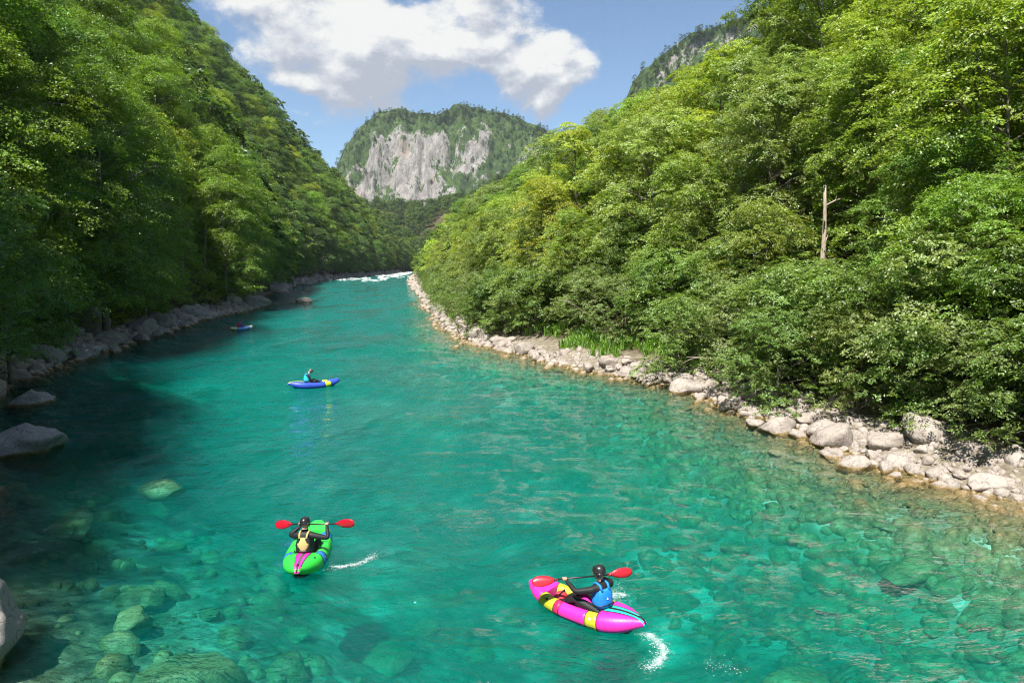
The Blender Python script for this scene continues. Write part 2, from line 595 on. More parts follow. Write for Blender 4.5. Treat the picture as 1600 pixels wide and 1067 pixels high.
# the current runs roughly along the valley axis; ripples are drawn out across it
flow = n.mapping(P, scale=(0.62, 1.0, 1.0), rot=(0, 0, R(-16)))
warp = n.new('ShaderNodeTexNoise')
warp.inputs['Scale'].default_value = 0.22
warp.inputs['Detail'].default_value = 3.0
n.put(warp.inputs['Vector'], P)
fw = n.v('ADD', flow, n.v('MULTIPLY', n.v('SUBTRACT', warp.outputs['Color'], (0.5, 0.5, 0.5)), (2.6, 2.6, 0.0)))
w1 = n.noise(fw, 0.85, 3.0, 0.5, 0.6)
w2 = n.noise(n.mapping(fw, rot=(0, 0, R(34)), scale=(0.7, 1.25, 1)), 2.6, 4.0, 0.55, 0.8)
w3 = n.noise(n.mapping(fw, rot=(0, 0, R(-28)), scale=(0.8, 1.4, 1)), 8.0, 3.0, 0.5, 0.5)
w4 = n.noise(n.mapping(fw, rot=(0, 0, R(15)), scale=(0.8, 1.3, 1)), 21.0, 2.0, 0.5, 0.3)
patch = n.step(n.noise(n.mapping(P, scale=(1.0, 0.45, 1.0), rot=(0, 0, R(-14))), 0.16, 4.0, 0.55), 0.38, 0.60, 0.35, 1.25)
h = n.m('ADD', n.m('MULTIPLY', w1, 0.36), n.m('ADD', n.m('MULTIPLY', w2, 0.34), n.m('ADD', n.m('MULTIPLY', w3, 0.13), n.m('MULTIPLY', w4, 0.034))))
nor = n.bump(n.m('MULTIPLY', h, patch), 1.0, 0.40)
fr = n.new('ShaderNodeFresnel')
fr.inputs['IOR'].default_value = 1.333
n.put(fr.inputs['Normal'], nor)
gl = n.new('ShaderNodeBsdfGlossy')
gl.inputs['Roughness'].default_value = 0.025
n.put(gl.inputs['Normal'], nor)
tp = n.new('ShaderNodeBsdfTransparent')
mx = n.new('ShaderNodeMixShader')
n.put(mx.inputs[0], fr.outputs[0])
n.put(mx.inputs[1], tp.outputs[0])
n.put(mx.inputs[2], gl.outputs[0])
va = n.new('ShaderNodeVolumeAbsorption')
va.inputs['Color'].default_value = (0.0, 0.905, 0.885, 1)
va.inputs['Density'].default_value = 0.60
vs = n.new('ShaderNodeVolumeScatter')
vs.inputs['Color'].default_value = (0.0, 0.89, 0.82, 1)
vs.inputs['Density'].default_value = 0.062
vs.inputs['Anisotropy'].default_value = 0.0
ad = n.new('ShaderNodeAddShader')
n.put(ad.inputs[0], va.outputs[0])
n.put(ad.inputs[1], vs.outputs[0])
out(n, mx.outputs[0], ad.outputs[0])

wr = np.concatenate([np.arange(-30, 6, 3.0), np.arange(6, 40, 0.25), np.arange(40, 120, 1.0), np.geomspace(121, 640, 60)])
wc = np.linspace(0, 1, 150)
wxl, wxr = XL(wr)[:, None] - 3.0, XR(wr)[:, None] + 3.0
Wx = wxl + (wxr - wxl) * wc[None, :]
Wy = np.repeat(wr[:, None], len(wc), 1)
edge = np.minimum(wc, 1 - wc)[None, :]
Wz = (0.035 * fbm(Wx / 2.6 + Wy / 9.0, Wy / 1.9, 71, 3) + 0.02 * fbm(Wx / 0.9, Wy / 0.7, 77, 2)) * np.clip(edge * 12, 0, 1)
nr, nc = Wx.shape
top = np.stack([Wx, Wy, Wz], -1).reshape(-1, 3)
border = np.concatenate([np.arange(nc), np.arange(1, nr) * nc + nc - 1, (nr - 1) * nc + np.arange(nc - 2, -1, -1), np.arange(nr - 2, 0, -1) * nc])
low = top[border].copy()
low[:, 2] = -9.0
bm_v = np.concatenate([top, low])
base = len(top)
k = len(border)
sidef = np.stack([border[np.roll(np.arange(k), -1)], border, base + np.arange(k), base + np.roll(np.arange(k), -1)], 1)
me = bpy.data.meshes.new('river_water')
faces = [tuple(f) for f in grid_faces(nr, nc).tolist()] + [tuple(f) for f in sidef.tolist()]
# bottom: strips between the low border's two long sides
lowid = {int(v): base + i for i, v in enumerate(border)}
for r in range(nr - 1):
    a, b = r * nc, r * nc + nc - 1
    c_, d_ = (r + 1) * nc, (r + 1) * nc + nc - 1
    if r == 0:
        faces.append(tuple([lowid[c_], lowid[d_]] + [lowid[b - j] for j in range(nc)]))
    elif r == nr - 2:
        faces.append(tuple([lowid[b], lowid[a]] + [lowid[c_ + j] for j in range(nc)]))
    else:
        faces.append((lowid[a], lowid[c_], lowid[d_], lowid[b]))
me.from_pydata([tuple(v) for v in bm_v.tolist()], [], faces)
me.polygons.foreach_set('use_smooth', [True] * ((nr - 1) * (nc - 1)) + [False] * (len(faces) - (nr - 1) * (nc - 1)))
me.materials.append(WATER)
me.update()
water = tag(link('river_water', me), kind='structure')

# ------------------------------------------------------------------ far mountains
MOUNT, n = material('mountain_limestone_and_scrub')
geo = n.new('ShaderNodeNewGeometry')
P = geo.outputs['Position']
nz = n.new('ShaderNodeSeparateXYZ')
n.put(nz.inputs[0], geo.outputs['Normal'])
fine = n.noise(n.mapping(P, scale=(1.0, 1.0, 0.30)), 0.085, 10.0, 0.74)
med = n.noise(P, 0.012, 6.0, 0.62)
rockc = n.ramp(fine, [(0.30, (0.07, 0.068, 0.066)), (0.45, (0.20, 0.19, 0.18)), (0.58, (0.31, 0.29, 0.275)), (0.78, (0.42, 0.395, 0.37))])
rockc = n.mix(n.m('MULTIPLY', n.step(n.noise(n.mapping(P, scale=(1, 1, 0.25), loc=(7, 3, 1)), 0.016, 6.0, 0.7), 0.60, 0.72), 0.55), rockc, (0.34, 0.20, 0.11))
green = n.ramp(n.noise(P, 0.09, 8.0, 0.72), [(0.35, (0.018, 0.040, 0.014)), (0.5, (0.048, 0.085, 0.024)), (0.68, (0.085, 0.125, 0.035))])
veg = n.attr = n.new('ShaderNodeAttribute', attribute_name='veg').outputs['Fac']
vf = n.step(n.m('ADD', veg, n.m('MULTIPLY', n.m('SUBTRACT', n.noise(n.mapping(P, scale=(1, 1, 0.5)), 0.030, 10.0, 0.76), 0.5), 3.2)), 0.44, 0.54)
nor = n.bump(fine, 0.9, 9.0)
out(n, pbsdf(n, n.mix(vf, rockc, green), 0.95, nor, 0.1))


def add_attr(me, name, arr):
    a = me.attributes.new(name, 'FLOAT', 'POINT')
    a.data.foreach_set('value', np.asarray(arr, dtype=np.float32).ravel())


def mountain(name, x0, x1, ypts, zpts, crest_y, face_depth, veg_fn, seed, nu=220, nv=120):
    """Ridge whose crest follows (ypts -> zpts); v runs from the valley foot over the face and crest to the back."""
    u = np.linspace(0, 1, nu)[None, :].repeat(nv, 0)
    v = np.linspace(0, 1, nv)[:, None].repeat(nu, 1)
    X = x0 + (x1 - x0) * u
    crest = np.interp(X, ypts, zpts) + 7 * fbm(X / 40, 0.0, seed, 4)
    prof_v = [0.0, 0.16, 0.30, 0.62, 0.74, 0.86, 1.0]
    prof_d = [-1.0, -0.62, -0.40, -0.17, -0.05, 0.0, 0.6]
    prof_z = [0.0, 0.22, 0.36, 0.82, 0.93, 1.0, 0.55]
    D = np.interp(v, prof_v, prof_d) * face_depth
    Z = np.interp(v, prof_v, prof_z) * crest
    ridged = 1 - 2 * np.abs(fbm(X / 48.0 + 0.4 * v, v * 1.3, seed + 3, 4))
    gull = fbm(X / 120.0, v * 2.0, seed + 9, 4)
    w = sstep(v, 0.1, 0.3) * (1 - sstep(v, 0.80, 0.95))
    D = D - (ridged * 14 + gull * 34 + 17 * fbm(X / 13.0, v * 6.0, seed + 5, 5, 0.62)) * w
    Z = Z + (fbm(X / 30.0, v * 9, seed + 7, 4) * 12) * w
    Yv = crest_y + D
    me = mesh_np(name, np.stack([X, Yv, Z - 2], -1).reshape(-1, 3), grid_faces(nv, nu), [MOUNT], True)
    vegv = veg_fn(X, v, ridged, gull)
    add_attr(me, 'veg', vegv)
    o = tag(link(name, me), kind='structure')
    return o, X, Yv, Z - 2, vegv


def veg1(X, v, ridged, gull):
    cliff = sstep(v, 0.22, 0.34) * (1 - sstep(v + 0.22 * gull, 0.55, 0.72))
    mid = np.exp(-((X + 205) / 95.0) ** 2)
    return 0.98 - cliff * (0.20 + 0.44 * mid) - 0.16 * ridged * cliff


def veg2(X, v, ridged, gull):
    cliff = sstep(v, 0.50, 0.58) * (1 - sstep(v, 0.76, 0.82))
    return 0.95 - cliff * 0.34 * (0.4 + 0.9 * np.exp(-((X - 285) / 60.0) ** 2)) - 0.12 * ridged * cliff


# crest of the cliff mountain about 1.45 km up the valley, and a nearer shoulder above the sunny slope
M1 = mountain('cliff_mountain', -520, 420, [-520, -420, -380, -350, -320, -280, -240, -195, -150, -100, -60, -15, 10, 40, 120, 250, 420],
              [60, 120, 185, 250, 290, 324, 328, 324, 325, 334, 334, 324, 310, 300, 262, 215, 150], 1475, 260, veg1, 301)
M2 = mountain('shoulder_mountain', 120, 640, [120, 150, 170, 185, 205, 230, 260, 300, 340, 400, 500, 640], [130, 205, 255, 282, 302, 318, 336, 348, 364, 380, 385, 330], 1020, 230, veg2, 401)


# ------------------------------------------------------------------ tree prototypes (trunk with limbs, crown of separate leaves)
def leaf_mesh(name, cen, nrm, dirv, size, tint, mat):
    """One folded rhombus per leaf, all numpy."""
    N = len(cen)
    nrm = nrm / np.linalg.norm(nrm, axis=1, keepdims=True)
    dirv = dirv - nrm * (dirv * nrm).sum(1, keepdims=True)
    dirv /= np.maximum(np.linalg.norm(dirv, axis=1, keepdims=True), 1e-6)
    sidev = np.cross(nrm, dirv)
    s = size[:, None]
    p0 = cen - dirv * s * 0.5
    p1 = cen + sidev * s * 0.32 + nrm * s * 0.08
    p2 = cen + dirv * s * 0.55 - nrm * s * 0.10
    p3 = cen - sidev * s * 0.32 + nrm * s * 0.08
    V = np.stack([p0, p1, p2, p3], 1).reshape(-1, 3)
    b = np.arange(N) * 4
    F = np.concatenate([np.stack([b, b + 1, b + 2], 1), np.stack([b, b + 2, b + 3], 1)])
    me = mesh_np(name, V, F, [mat])
    add_attr(me, 'tint', np.repeat(tint, 4))
    return me


def build_tree(seed, H, Rc, base_frac, n_limbs, n_leaf, leaf, flat=0.45, lean=0.05, mat=LEAF, spray=0.55, bark=BARK, top=0.72, trunk_r=None, droop=0.25):
    rng = np.random.default_rng(seed)
    rnd = random.Random(seed)
    # trunk
    tr = trunk_r or H * 0.013
    bend = rng.normal(0, lean, 2) * H
    npt = 9
    pts = []
    for i in range(npt):
        t = i / (npt - 1)
        pts.append(Vector((bend[0] * t * t + 0.12 * math.sin(5 * t + seed) * t, bend[1] * t * t + 0.12 * math.cos(4 * t + seed) * t, -0.5 + t * (H * 0.93 + 0.5))))
    mb = MB()
    mb.tube(pts, [tr * (1.25 if i == 0 else 1.0) * (1 - 0.88 * i / (npt - 1)) for i in range(npt)], 8)

    def trunk_at(z):
        t = min(max((z + 0.5) / (H * 0.93 + 0.5), 0), 1) * (npt - 1)
        i = min(int(t), npt - 2)
        return pts[i].lerp(pts[i + 1], t - i)

    lobes = []
    az = rnd.random() * 6.28
    for i in range(n_limbs):
        f = (i + 0.5) / n_limbs
        az += 2.399 + rnd.uniform(-0.5, 0.5)
        zs = H * (base_frac * 0.75 + (0.92 - base_frac * 0.75) * f)
        # crown profile: broad below the middle, narrowing to the top
        g = (f - 0.30) / 0.70 if f > 0.30 else (0.30 - f) / 0.55
        prof = math.sqrt(max(0.06, 1 - g * g))
        ln = Rc * prof * rnd.uniform(0.62, 1.08)
        s0 = trunk_at(zs)
        rise = (0.10 + 0.55 * f) * ln + rnd.uniform(-0.2, 0.5)
        d = Vector((math.cos(az), math.sin(az), 0))
        e = s0 + d * ln + Vector((0, 0, rise))
        m1 = s0 + d * ln * 0.45 + Vector((0, 0, rise * 0.62))
        lr = tr * (0.45 - 0.28 * f)
        mb.tube([s0, m1, m1.lerp(e, 0.55) + Vector((0, 0, 0.08 * ln)), e], [lr, lr * 0.7, lr * 0.42, lr * 0.12], 5)
        rad = Rc * rnd.uniform(0.18, 0.40)
        lobes.append((e * 1.0 - d * rad * 0.35, rad, d))
        if rnd.random() < 0.75:
            q = m1 + Vector((rnd.uniform(-1, 1), rnd.uniform(-1, 1), rnd.uniform(0.1, 0.7))) * Rc * 0.38
            mb.tube([m1, m1.lerp(q, 0.5) + Vector((0, 0, 0.1)), q], [lr * 0.55, lr * 0.35, lr * 0.1], 4)
            lobes.append((q, Rc * rnd.uniform(0.20, 0.34), d))
    lobes.append((trunk_at(H * 0.93) - Vector((0, 0, 0.1 * Rc)), Rc * 0.34, Vector((0, 0, 1))))
    trunk_me = bpy.data.meshes.new('trunk')
    trunk_me.from_pydata(mb.v, [], mb.f)
    trunk_me.materials.append(bark)
    trunk_me.polygons.foreach_set('use_smooth', [True] * len(trunk_me.polygons))
    trunk_me.update()
    # leaf sprays: each lobe carries flat fans of leaves on its upper and outer side
    w = np.array([l[1] ** 2 for l in lobes])
    counts = np.maximum(1, (n_leaf * w / w.sum())).astype(int)
    C, Nn, Dd, T = [], [], [], []
    for (c, rad, d), cnt in zip(lobes, counts):
        per = 46
        ns = max(3, cnt // per)
        lob_t = rng.normal(0, 0.15)
        u = rng.normal(size=(ns, 3))
        u[:, 2] = np.abs(u[:, 2]) * 1.1 - 0.35
        u += np.array(d)[None, :] * 0.35
        u /= np.linalg.norm(u, axis=1, keepdims=True)
        rr = rad * (0.45 + 0.55 * rng.random(ns) ** 0.5)
        sc = np.array(c)[None, :] + u * rr[:, None] * np.array([1.15, 1.15, flat * 1.7])
        # spray frames
        up = np.tile(np.array([[0, 0, 1.0]]), (ns, 1)) + u * 0.35 + rng.normal(0, 0.30, (ns, 3))
        up /= np.linalg.norm(up, axis=1, keepdims=True)
        outw = u + rng.normal(0, 0.35, (ns, 3))
        outw -= up * (outw * up).sum(1, keepdims=True)
        outw /= np.maximum(np.linalg.norm(outw, axis=1, keepdims=True), 1e-6)
        sd = np.cross(up, outw)
        L = spray * (0.7 + 0.7 * rng.random(ns)) * (Rc / 4.0) ** 0.5
        st = rng.normal(0, 0.16, ns)
        a = rng.random((ns, per)) * 1.5 - 0.3
        bq = rng.normal(0, 0.36, (ns, per)) * (1.15 - 0.5 * a.clip(0, 1))
        hz = rng.normal(0, 0.07, (ns, per)) - droop * a.clip(0, 2) ** 2
        P_ = sc[:, None, :] + (outw[:, None, :] * a[..., None] + sd[:, None, :] * bq[..., None] + up[:, None, :] * hz[..., None]) * L[:, None, None]
        nn = up[:, None, :] + rng.normal(0, 0.48, (ns, per, 3))
        dd = outw[:, None, :] + sd[:, None, :] * np.sign(bq)[..., None] * 0.8 + rng.normal(0, 0.3, (ns, per, 3))
        tt = 0.5 + lob_t + st[:, None] + rng.normal(0, 0.13, (ns, per)) + 0.10 * a
        C.append(P_.reshape(-1, 3)); Nn.append(nn.reshape(-1, 3)); Dd.append(dd.reshape(-1, 3)); T.append(tt.ravel())
    C = np.concatenate(C); Nn = np.concatenate(Nn); Dd = np.concatenate(Dd); T = np.concatenate(T).clip(0, 1)
    size = leaf * (0.7 + 0.6 * rng.random(len(C)))
    crown_me = leaf_mesh('crown', C, Nn, Dd, size, T, mat)
    return trunk_me, crown_me


# kind: (trunk mesh, crown mesh, height, crown radius)
PROTO = {'beech': [], 'young': [], 'slim': [], 'bush': [], 'far': []}
for i in range(4):
    H, Rc = [22, 20, 24, 19][i], [5.2, 5.6, 5.4, 5.0][i]
    PROTO['beech'].append((*build_tree(11 + i, H, Rc, 0.16, 34, 52000, 0.165, flat=0.42, lean=0.03, spray=0.78, droop=0.32), H, Rc))
for i in range(5):
    H, Rc = [11.5, 12.5, 10.5, 13, 11][i], [3.5, 3.3, 3.7, 3.4, 3.9][i]
    PROTO['young'].append((*build_tree(31 + i, H, Rc, 0.18, 26, 42000, 0.118, flat=0.56, lean=0.07, spray=0.50, droop=0.22), H, Rc))
for i in range(3):
    H, Rc = [14.5, 13, 15.5][i], [2.7, 2.4, 2.8][i]
    PROTO['slim'].append((*build_tree(51 + i, H, Rc, 0.36, 24, 30000, 0.115, flat=0.5, lean=0.05, spray=0.46, droop=0.18), H, Rc))
for i in range(4):
    H, Rc = [3.6, 4.2, 3.2, 4.6][i], [2.3, 2.4, 2.5, 2.6][i]
    PROTO['bush'].append((*build_tree(71 + i, H, Rc, 0.02, 20, 22000, 0.085, flat=0.5, lean=0.06, spray=0.36, droop=0.15, trunk_r=0.05), H, Rc))
for i in range(3):
    H, Rc = [15, 17, 14][i], [4.6, 4.3, 4.8][i]
    PROTO['far'].append((*build_tree(91 + i, H, Rc, 0.12, 16, 4200, 0.48, flat=0.45, lean=0.03, spray=1.0, mat=LEAF_FAR), H, Rc))


def place_plant(name, kind, k, loc, rz, sc, color, sz=None):
    tm, cm, H, Rc = PROTO[kind][k % len(PROTO[kind])]
    o = bpy.data.objects.new(name, None)
    o.empty_display_size = 0.5
    o.location = loc
    o.rotation_euler = (0, 0, rz)
    o.scale = (sc, sc, sz or sc)
    COL.objects.link(o)
    t = link('trunk' if kind != 'bush' else 'stem', tm, o)
    c = link('crown' if kind != 'bush' else 'foliage', cm, o)
    c.color = (*color, 1.0)
    return o


# ------------------------------------------------------------------ where the wood stands
rng = np.random.default_rng(2024)
cand = []   # kind, proto, X, Y, Z, scale, rz, colour, side, row


def shade_of(base, amt, r):
    k = 1 + r.normal(0, amt)
    return tuple(float(max(0.008, c * k * (1 + r.normal(0, 0.03)))) for c in base)


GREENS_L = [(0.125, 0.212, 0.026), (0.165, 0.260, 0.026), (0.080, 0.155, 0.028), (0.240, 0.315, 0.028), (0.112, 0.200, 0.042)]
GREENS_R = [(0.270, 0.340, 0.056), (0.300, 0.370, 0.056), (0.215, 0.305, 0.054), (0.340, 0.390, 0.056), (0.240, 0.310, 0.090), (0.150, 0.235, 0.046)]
# shaded slope (its foot is the boulder shore)
Y = 14.0
for row, b0 in enumerate([2.4, 7.0, 12.0, 17.5, 24.0, 31.0, 39.0, 48.0, 58.0, 70.0, 84.0, 100.0, 118.0, 138.0]):
    sp = 5.2 + 0.28 * row
    Y = -26.0 + rng.random() * 4
    while Y < 620:
        b = b0 + rng.normal(0, 1.1)
        yy = Y + rng.normal(0, 0.9)
        xx = float(XL(yy)) - b
        far_k = 1.0 if yy < 180 else 1.0 + (yy - 180) / 500
        # rows on the slope turn round the promontory
        r = rng.random()
        kind = 'beech' if (row > 0 or r < 0.55) else 'young'
        if row == 0 and yy < 34:
            kind = 'young'
        sc = rng.uniform(0.72, 1.08) if kind == 'beech' else rng.uniform(0.8, 1.15)
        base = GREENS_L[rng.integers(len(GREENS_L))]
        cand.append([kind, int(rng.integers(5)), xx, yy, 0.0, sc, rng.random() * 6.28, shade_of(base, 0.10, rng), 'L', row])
        Y += sp * far_k * rng.uniform(0.8, 1.25)
# sunny slope (its foot is the stony bank)
for row, b0 in enumerate([5.6, 9.2, 13.0, 17.0, 21.5, 26.5, 32.0, 38.5, 46.0, 55.0, 66.0, 80.0, 96.0, 114.0, 134.0]):
    sp = 3.9 + 0.28 * row
    Y = -12.0 + rng.random() * 4
    while Y < 640:
        b = b0 + rng.normal(0, 0.8)
        yy = Y + rng.normal(0, 0.7)
        xx = float(XR(yy)) + b
        far_k = 1.0 if yy < 130 else 1.0 + (yy - 130) / 300
        r = rng.random()
        kind = 'slim' if r < 0.22 and row > 0 else 'young'
        sc = rng.uniform(0.62, 0.9) if row == 0 else (rng.uniform(0.75, 1.15) if kind == 'young' else rng.uniform(0.7, 0.92))
        if row > 0 and 24 < yy < 64 and xx / yy > 0.30:
            sc *= 1.22
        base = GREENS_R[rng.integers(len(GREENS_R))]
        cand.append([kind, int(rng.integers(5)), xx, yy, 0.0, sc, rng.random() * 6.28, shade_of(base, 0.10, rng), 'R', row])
        Y += sp * far_k * rng.uniform(0.8, 1.25)
# woods round the bend
for i in range(1500):
    yy = rng.uniform(535, 960)
    xx = rng.uniform(-260, 330)
    cand.append(['young', int(rng.integers(5)), xx, yy, 0.0, rng.uniform(1.0, 1.5), rng.random() * 6.28, GREENS_R[2], 'B', 0])
# gaps in front of the pale bare trunks
cand = [c for c in cand if not ((abs(c[2] / c[3] - 0.452) < (0.07 if c[3] < 26 else 0.11) and 16 < c[3] < 34.6 and c[8] == 'R' and c[9] < 5) or (c[8] == 'R' and 38 < c[3] < 51 and c[9] == 0) or (c[8] == 'L' and -7 < c[3] < 25 and c[9] < 2) or (abs(c[2] / c[3] + 0.47) < 0.03 and 60 < c[3] < 92 and c[8] == 'L'))]
cx = np.array([c[2] for c in cand]); cyy = np.array([c[3] for c in cand])
czz = height(cx, cyy)
# how much of each crown the camera sees: ellipses painted front to back on a coarse grid
order = np.argsort(cyy)
GW, GH = 480, 320
cover = np.zeros((GH, GW), bool)
vis = np.zeros(len(cand))
mid = {}
gy, gx = np.mgrid[0:GH, 0:GW]
for i in order:
    kind, k, X, Yv, _, sc = cand[i][:6]
    tm, cm, H, Rc = PROTO[kind][k % len(PROTO[kind])]
    H, Rc = H * sc, Rc * sc
    cand[i][4] = float(czz[i]) - 0.15
    px, py, dep = project(X, Yv, czz[i] + 0.56 * H)
    if dep < 4:
        vis[i] = -1
        continue
    k_ = 24.0 / 36.0 * GW / dep
    ux, uy = (px + 0.5) * GW, GH / 2 - py * GW
    ra, rb = Rc * k_ * 0.92, H * 0.42 * k_
    if ux + ra * 1.6 < -60 or ux - ra * 1.6 > GW + 60 or uy - rb > GH:
        vis[i] = -1
        continue
    x0, x1 = int(max(0, ux - ra)), int(min(GW, ux + ra + 1))
    y0, y1 = int(max(0, uy - rb)), int(min(GH, uy + rb + 1))
    if x1 <= x0 or y1 <= y0:
        vis[i] = 0
        continue
    e = ((gx[y0:y1, x0:x1] - ux) / ra) ** 2 + ((gy[y0:y1, x0:x1] - uy) / rb) ** 2 < 0.8
    sub = cover[y0:y1, x0:x1]
    new = e & ~sub
    vis[i] = new.sum()
    if vis[i] > 0:
        mid[i] = (float(gx[y0:y1, x0:x1][new].mean()) / GW, float(gy[y0:y1, x0:x1][new].mean()) / GH)
    sub |= e
ranked = [i for i in np.argsort(-vis) if vis[i] > 0 and cand[i][8] != 'B']
single = ranked[:285]
chosen = set(int(i) for i in single)

# ------------------------------------------------------------------ single trees
KIND_WORD = {'beech': ('beech_tree', 'spreading tree', 'tree'), 'young': ('broadleaf_tree', 'bushy tree', 'tree'), 'slim': ('slender_tree', 'slender tree', 'tree')}


def hue_word(c):
    lum = 0.3 * c[0] + 0.6 * c[1] + 0.1 * c[2]
    if c[0] / c[1] > 0.70:
        return 'yellow-green'
    return 'dark green' if lum < 0.085 else ('mid green' if lum < 0.125 else 'light green')


zones = {}
for i in sorted(chosen, key=lambda q: cand[q][3]):
    c = cand[i]
    row = c[9]
    if c[8] == 'L':
        z = 'at the foot of the shaded slope' if row == 0 else f'in {ordinal(row + 1)} tier of the shaded slope'
    else:
        z = 'right behind the sunny bank bushes' if row == 0 else f'in {ordinal(row + 1)} tier of the sunny slope'
    zones.setdefault((z, c[0]), []).append(i)
for (z, kind), ids in zones.items():
    nm, word, cat = KIND_WORD[kind]
    for q, i in enumerate(ids):
        c = cand[i]
        o = place_plant(nm, kind, c[1], (c[2], c[3], c[4]), c[6], c[5], c[7])
        which = ('nearest' if q == 0 else ordinal(q + 1)) + ' from the camera' if q else 'nearest the camera'
        tag(o, f'{hue_word(c[7])} {word} {z}, {which}', cat, 'trees on the shaded slope' if c[8] == 'L' else 'trees on the sunny slope')


# ------------------------------------------------------------------ the rest of the wood as one mass (instanced crowns)
def scatter(name, pts, idx, rot, scl, protos, label=None):
    me = bpy.data.meshes.new(name)
    me.vertices.add(len(pts))
    me.vertices.foreach_set('co', np.asarray(pts, np.float32).ravel())
    for nm, typ, arr in (('pick', 'INT', np.asarray(idx, np.int32)), ('turn', 'FLOAT', np.asarray(rot, np.float32)), ('size', 'FLOAT', np.asarray(scl, np.float32))):
        a = me.attributes.new(nm, typ, 'POINT')
        a.data.foreach_set('value', arr)
    o = link(name, me)
    ng = bpy.data.node_groups.new(name + '_nodes', 'GeometryNodeTree')
    ng.interface.new_socket('Geometry', in_out='INPUT', socket_type='NodeSocketGeometry')
    ng.interface.new_socket('Geometry', in_out='OUTPUT', socket_type='NodeSocketGeometry')
    N = ng.nodes
    gi_, go_ = N.new('NodeGroupInput'), N.new('NodeGroupOutput')
    jn = N.new('GeometryNodeJoinGeometry')
    for p in reversed(protos):
        ob = N.new('GeometryNodeObjectInfo')
        ob.inputs['Object'].default_value = p
        ob.inputs['As Instance'].default_value = True
        ng.links.new(ob.outputs['Geometry'], jn.inputs[0])
    ip = N.new('GeometryNodeInstanceOnPoints')
    ip.inputs['Pick Instance'].default_value = True

    def named(nm, typ):
        a = N.new('GeometryNodeInputNamedAttribute')
        a.data_type = typ
        a.inputs['Name'].default_value = nm
        return a.outputs['Attribute']
    cmb = N.new('ShaderNodeCombineXYZ')
    ng.links.new(named('turn', 'FLOAT'), cmb.inputs['Z'])
    ng.links.new(gi_.outputs[0], ip.inputs['Points'])
    ng.links.new(jn.outputs[0], ip.inputs['Instance'])
    ng.links.new(named('pick', 'INT'), ip.inputs['Instance Index'])
    ng.links.new(cmb.outputs[0], ip.inputs['Rotation'])
    ng.links.new(named('size', 'FLOAT'), ip.inputs['Scale'])
    ng.links.new(ip.outputs[0], go_.inputs[0])
    md = o.modifiers.new('scatter', 'NODES')
    md.node_group = ng
    o.color = (0.17, 0.26, 0.036, 1.0)
    tag(o, label, None, None, 'stuff')
    return o


# three real trees far up the valley lend the mass its crowns
far_src = []
for q, (bx, by) in enumerate([(-92.0, 268.0), (-47.0, 300.0), (-90.0, 345.0)]):
    loc = (bx if q != 1 else float(XR(by)) + 6, by, float(height(bx if q != 1 else float(XR(by)) + 6, by)) - 0.2)
    o = place_plant('waterside_tree', 'far', q, loc, 0.7 * q, 0.7, (0.1, 0.18, 0.03))
    tag(o, ['small tree behind the far gravel bar, where it begins', 'low tree at the water on the far right bend', 'small tree behind the far gravel bar, near the rapids'][q], 'tree', 'trees far up the river')
    far_src.append([c for c in o.children if c.name.startswith('crown')][0])
near_pick = {}
for q, want in ((0, 'beech'), (1, 'young')):
    for i in sorted(chosen, key=lambda j: cand[j][3]):
        if cand[i][0] == want and cand[i][8] == 'LR'[q] and cand[i][3] > 40:
            o = [t for t in COL.objects if t.type == 'EMPTY' and abs(t.location.x - cand[i][2]) < 1e-3 and abs(t.location.y - cand[i][3]) < 1e-3][0]
            near_pick[q] = (i, [c for c in o.children if c.name.startswith('crown')][0], cand[i][1] % len(PROTO[want]))
            break
rest = [i for i in range(len(cand)) if i not in chosen and (vis[i] >= 0 or (cand[i][3] < 60 and cand[i][9] < 6))]
pts, idx, rot, scl = [], [], [], []
npts, nidx, nrot, nscl = [], [], [], []
for i in rest:
    c = cand[i]
    if c[3] < 110:
        src_k = 0 if c[8] == 'L' else 1
        ref = PROTO['beech' if src_k == 0 else 'young'][near_pick[src_k][2]][2]
        tm, cm, H, Rc = PROTO[c[0]][c[1] % len(PROTO[c[0]])]
        npts.append((c[2], c[3], c[4] - 0.2)); nidx.append(src_k); nrot.append(c[6]); nscl.append(H * c[5] / ref)
        continue
    tm, cm, H, Rc = PROTO[c[0]][c[1] % len(PROTO[c[0]])]
    k = int(rng.integers(3))
    pts.append((c[2], c[3], c[4] - 0.3)); idx.append(k); rot.append(c[6]); scl.append(H * c[5] / PROTO['far'][k][2])
scatter('forest_interior', npts, nidx, nrot, nscl, [near_pick[0][1], near_pick[1][1]], 'trees of the dense wood between and behind the front trees')
scatter('forest', pts, idx, rot, scl, far_src, 'dense broadleaf forest closing the far valley slopes')
# scrub on the mountains
pts, idx, rot, scl = [], [], [], []
for (o, X, Yv, Z, vg), cnt, lim in ((M1, 2600, 1.0), (M2, 2200, 1.0)):
    nv, nu = X.shape
    tries = 0
    while cnt > 0 and tries < 40000:
        tries += 1
        a, b = rng.integers(int(nv * 0.12), int(nv * 0.9)), rng.integers(nu)
        if vg[a, b] + rng.normal(0, 0.12) < 0.62:
            continue
        px, py, dep = project(X[a, b], Yv[a, b], Z[a, b])
        if abs(px) > 0.56:
            continue
        pts.append((X[a, b] + rng.normal(0, 3), Yv[a, b] + rng.normal(0, 1), Z[a, b] - 1.5)); idx.append(int(rng.integers(3))); rot.append(rng.random() * 6.28); scl.append(rng.uniform(0.35, 0.75))
        cnt -= 1
scatter('mountain_scrub', pts, idx, rot, scl, far_src, 'dark green scrub and woodland covering the far mountains')
print('TREES', len(cand), 'single', len(chosen), 'mass', len(rest), 'vis_min', vis[single[-1]] if single else None)


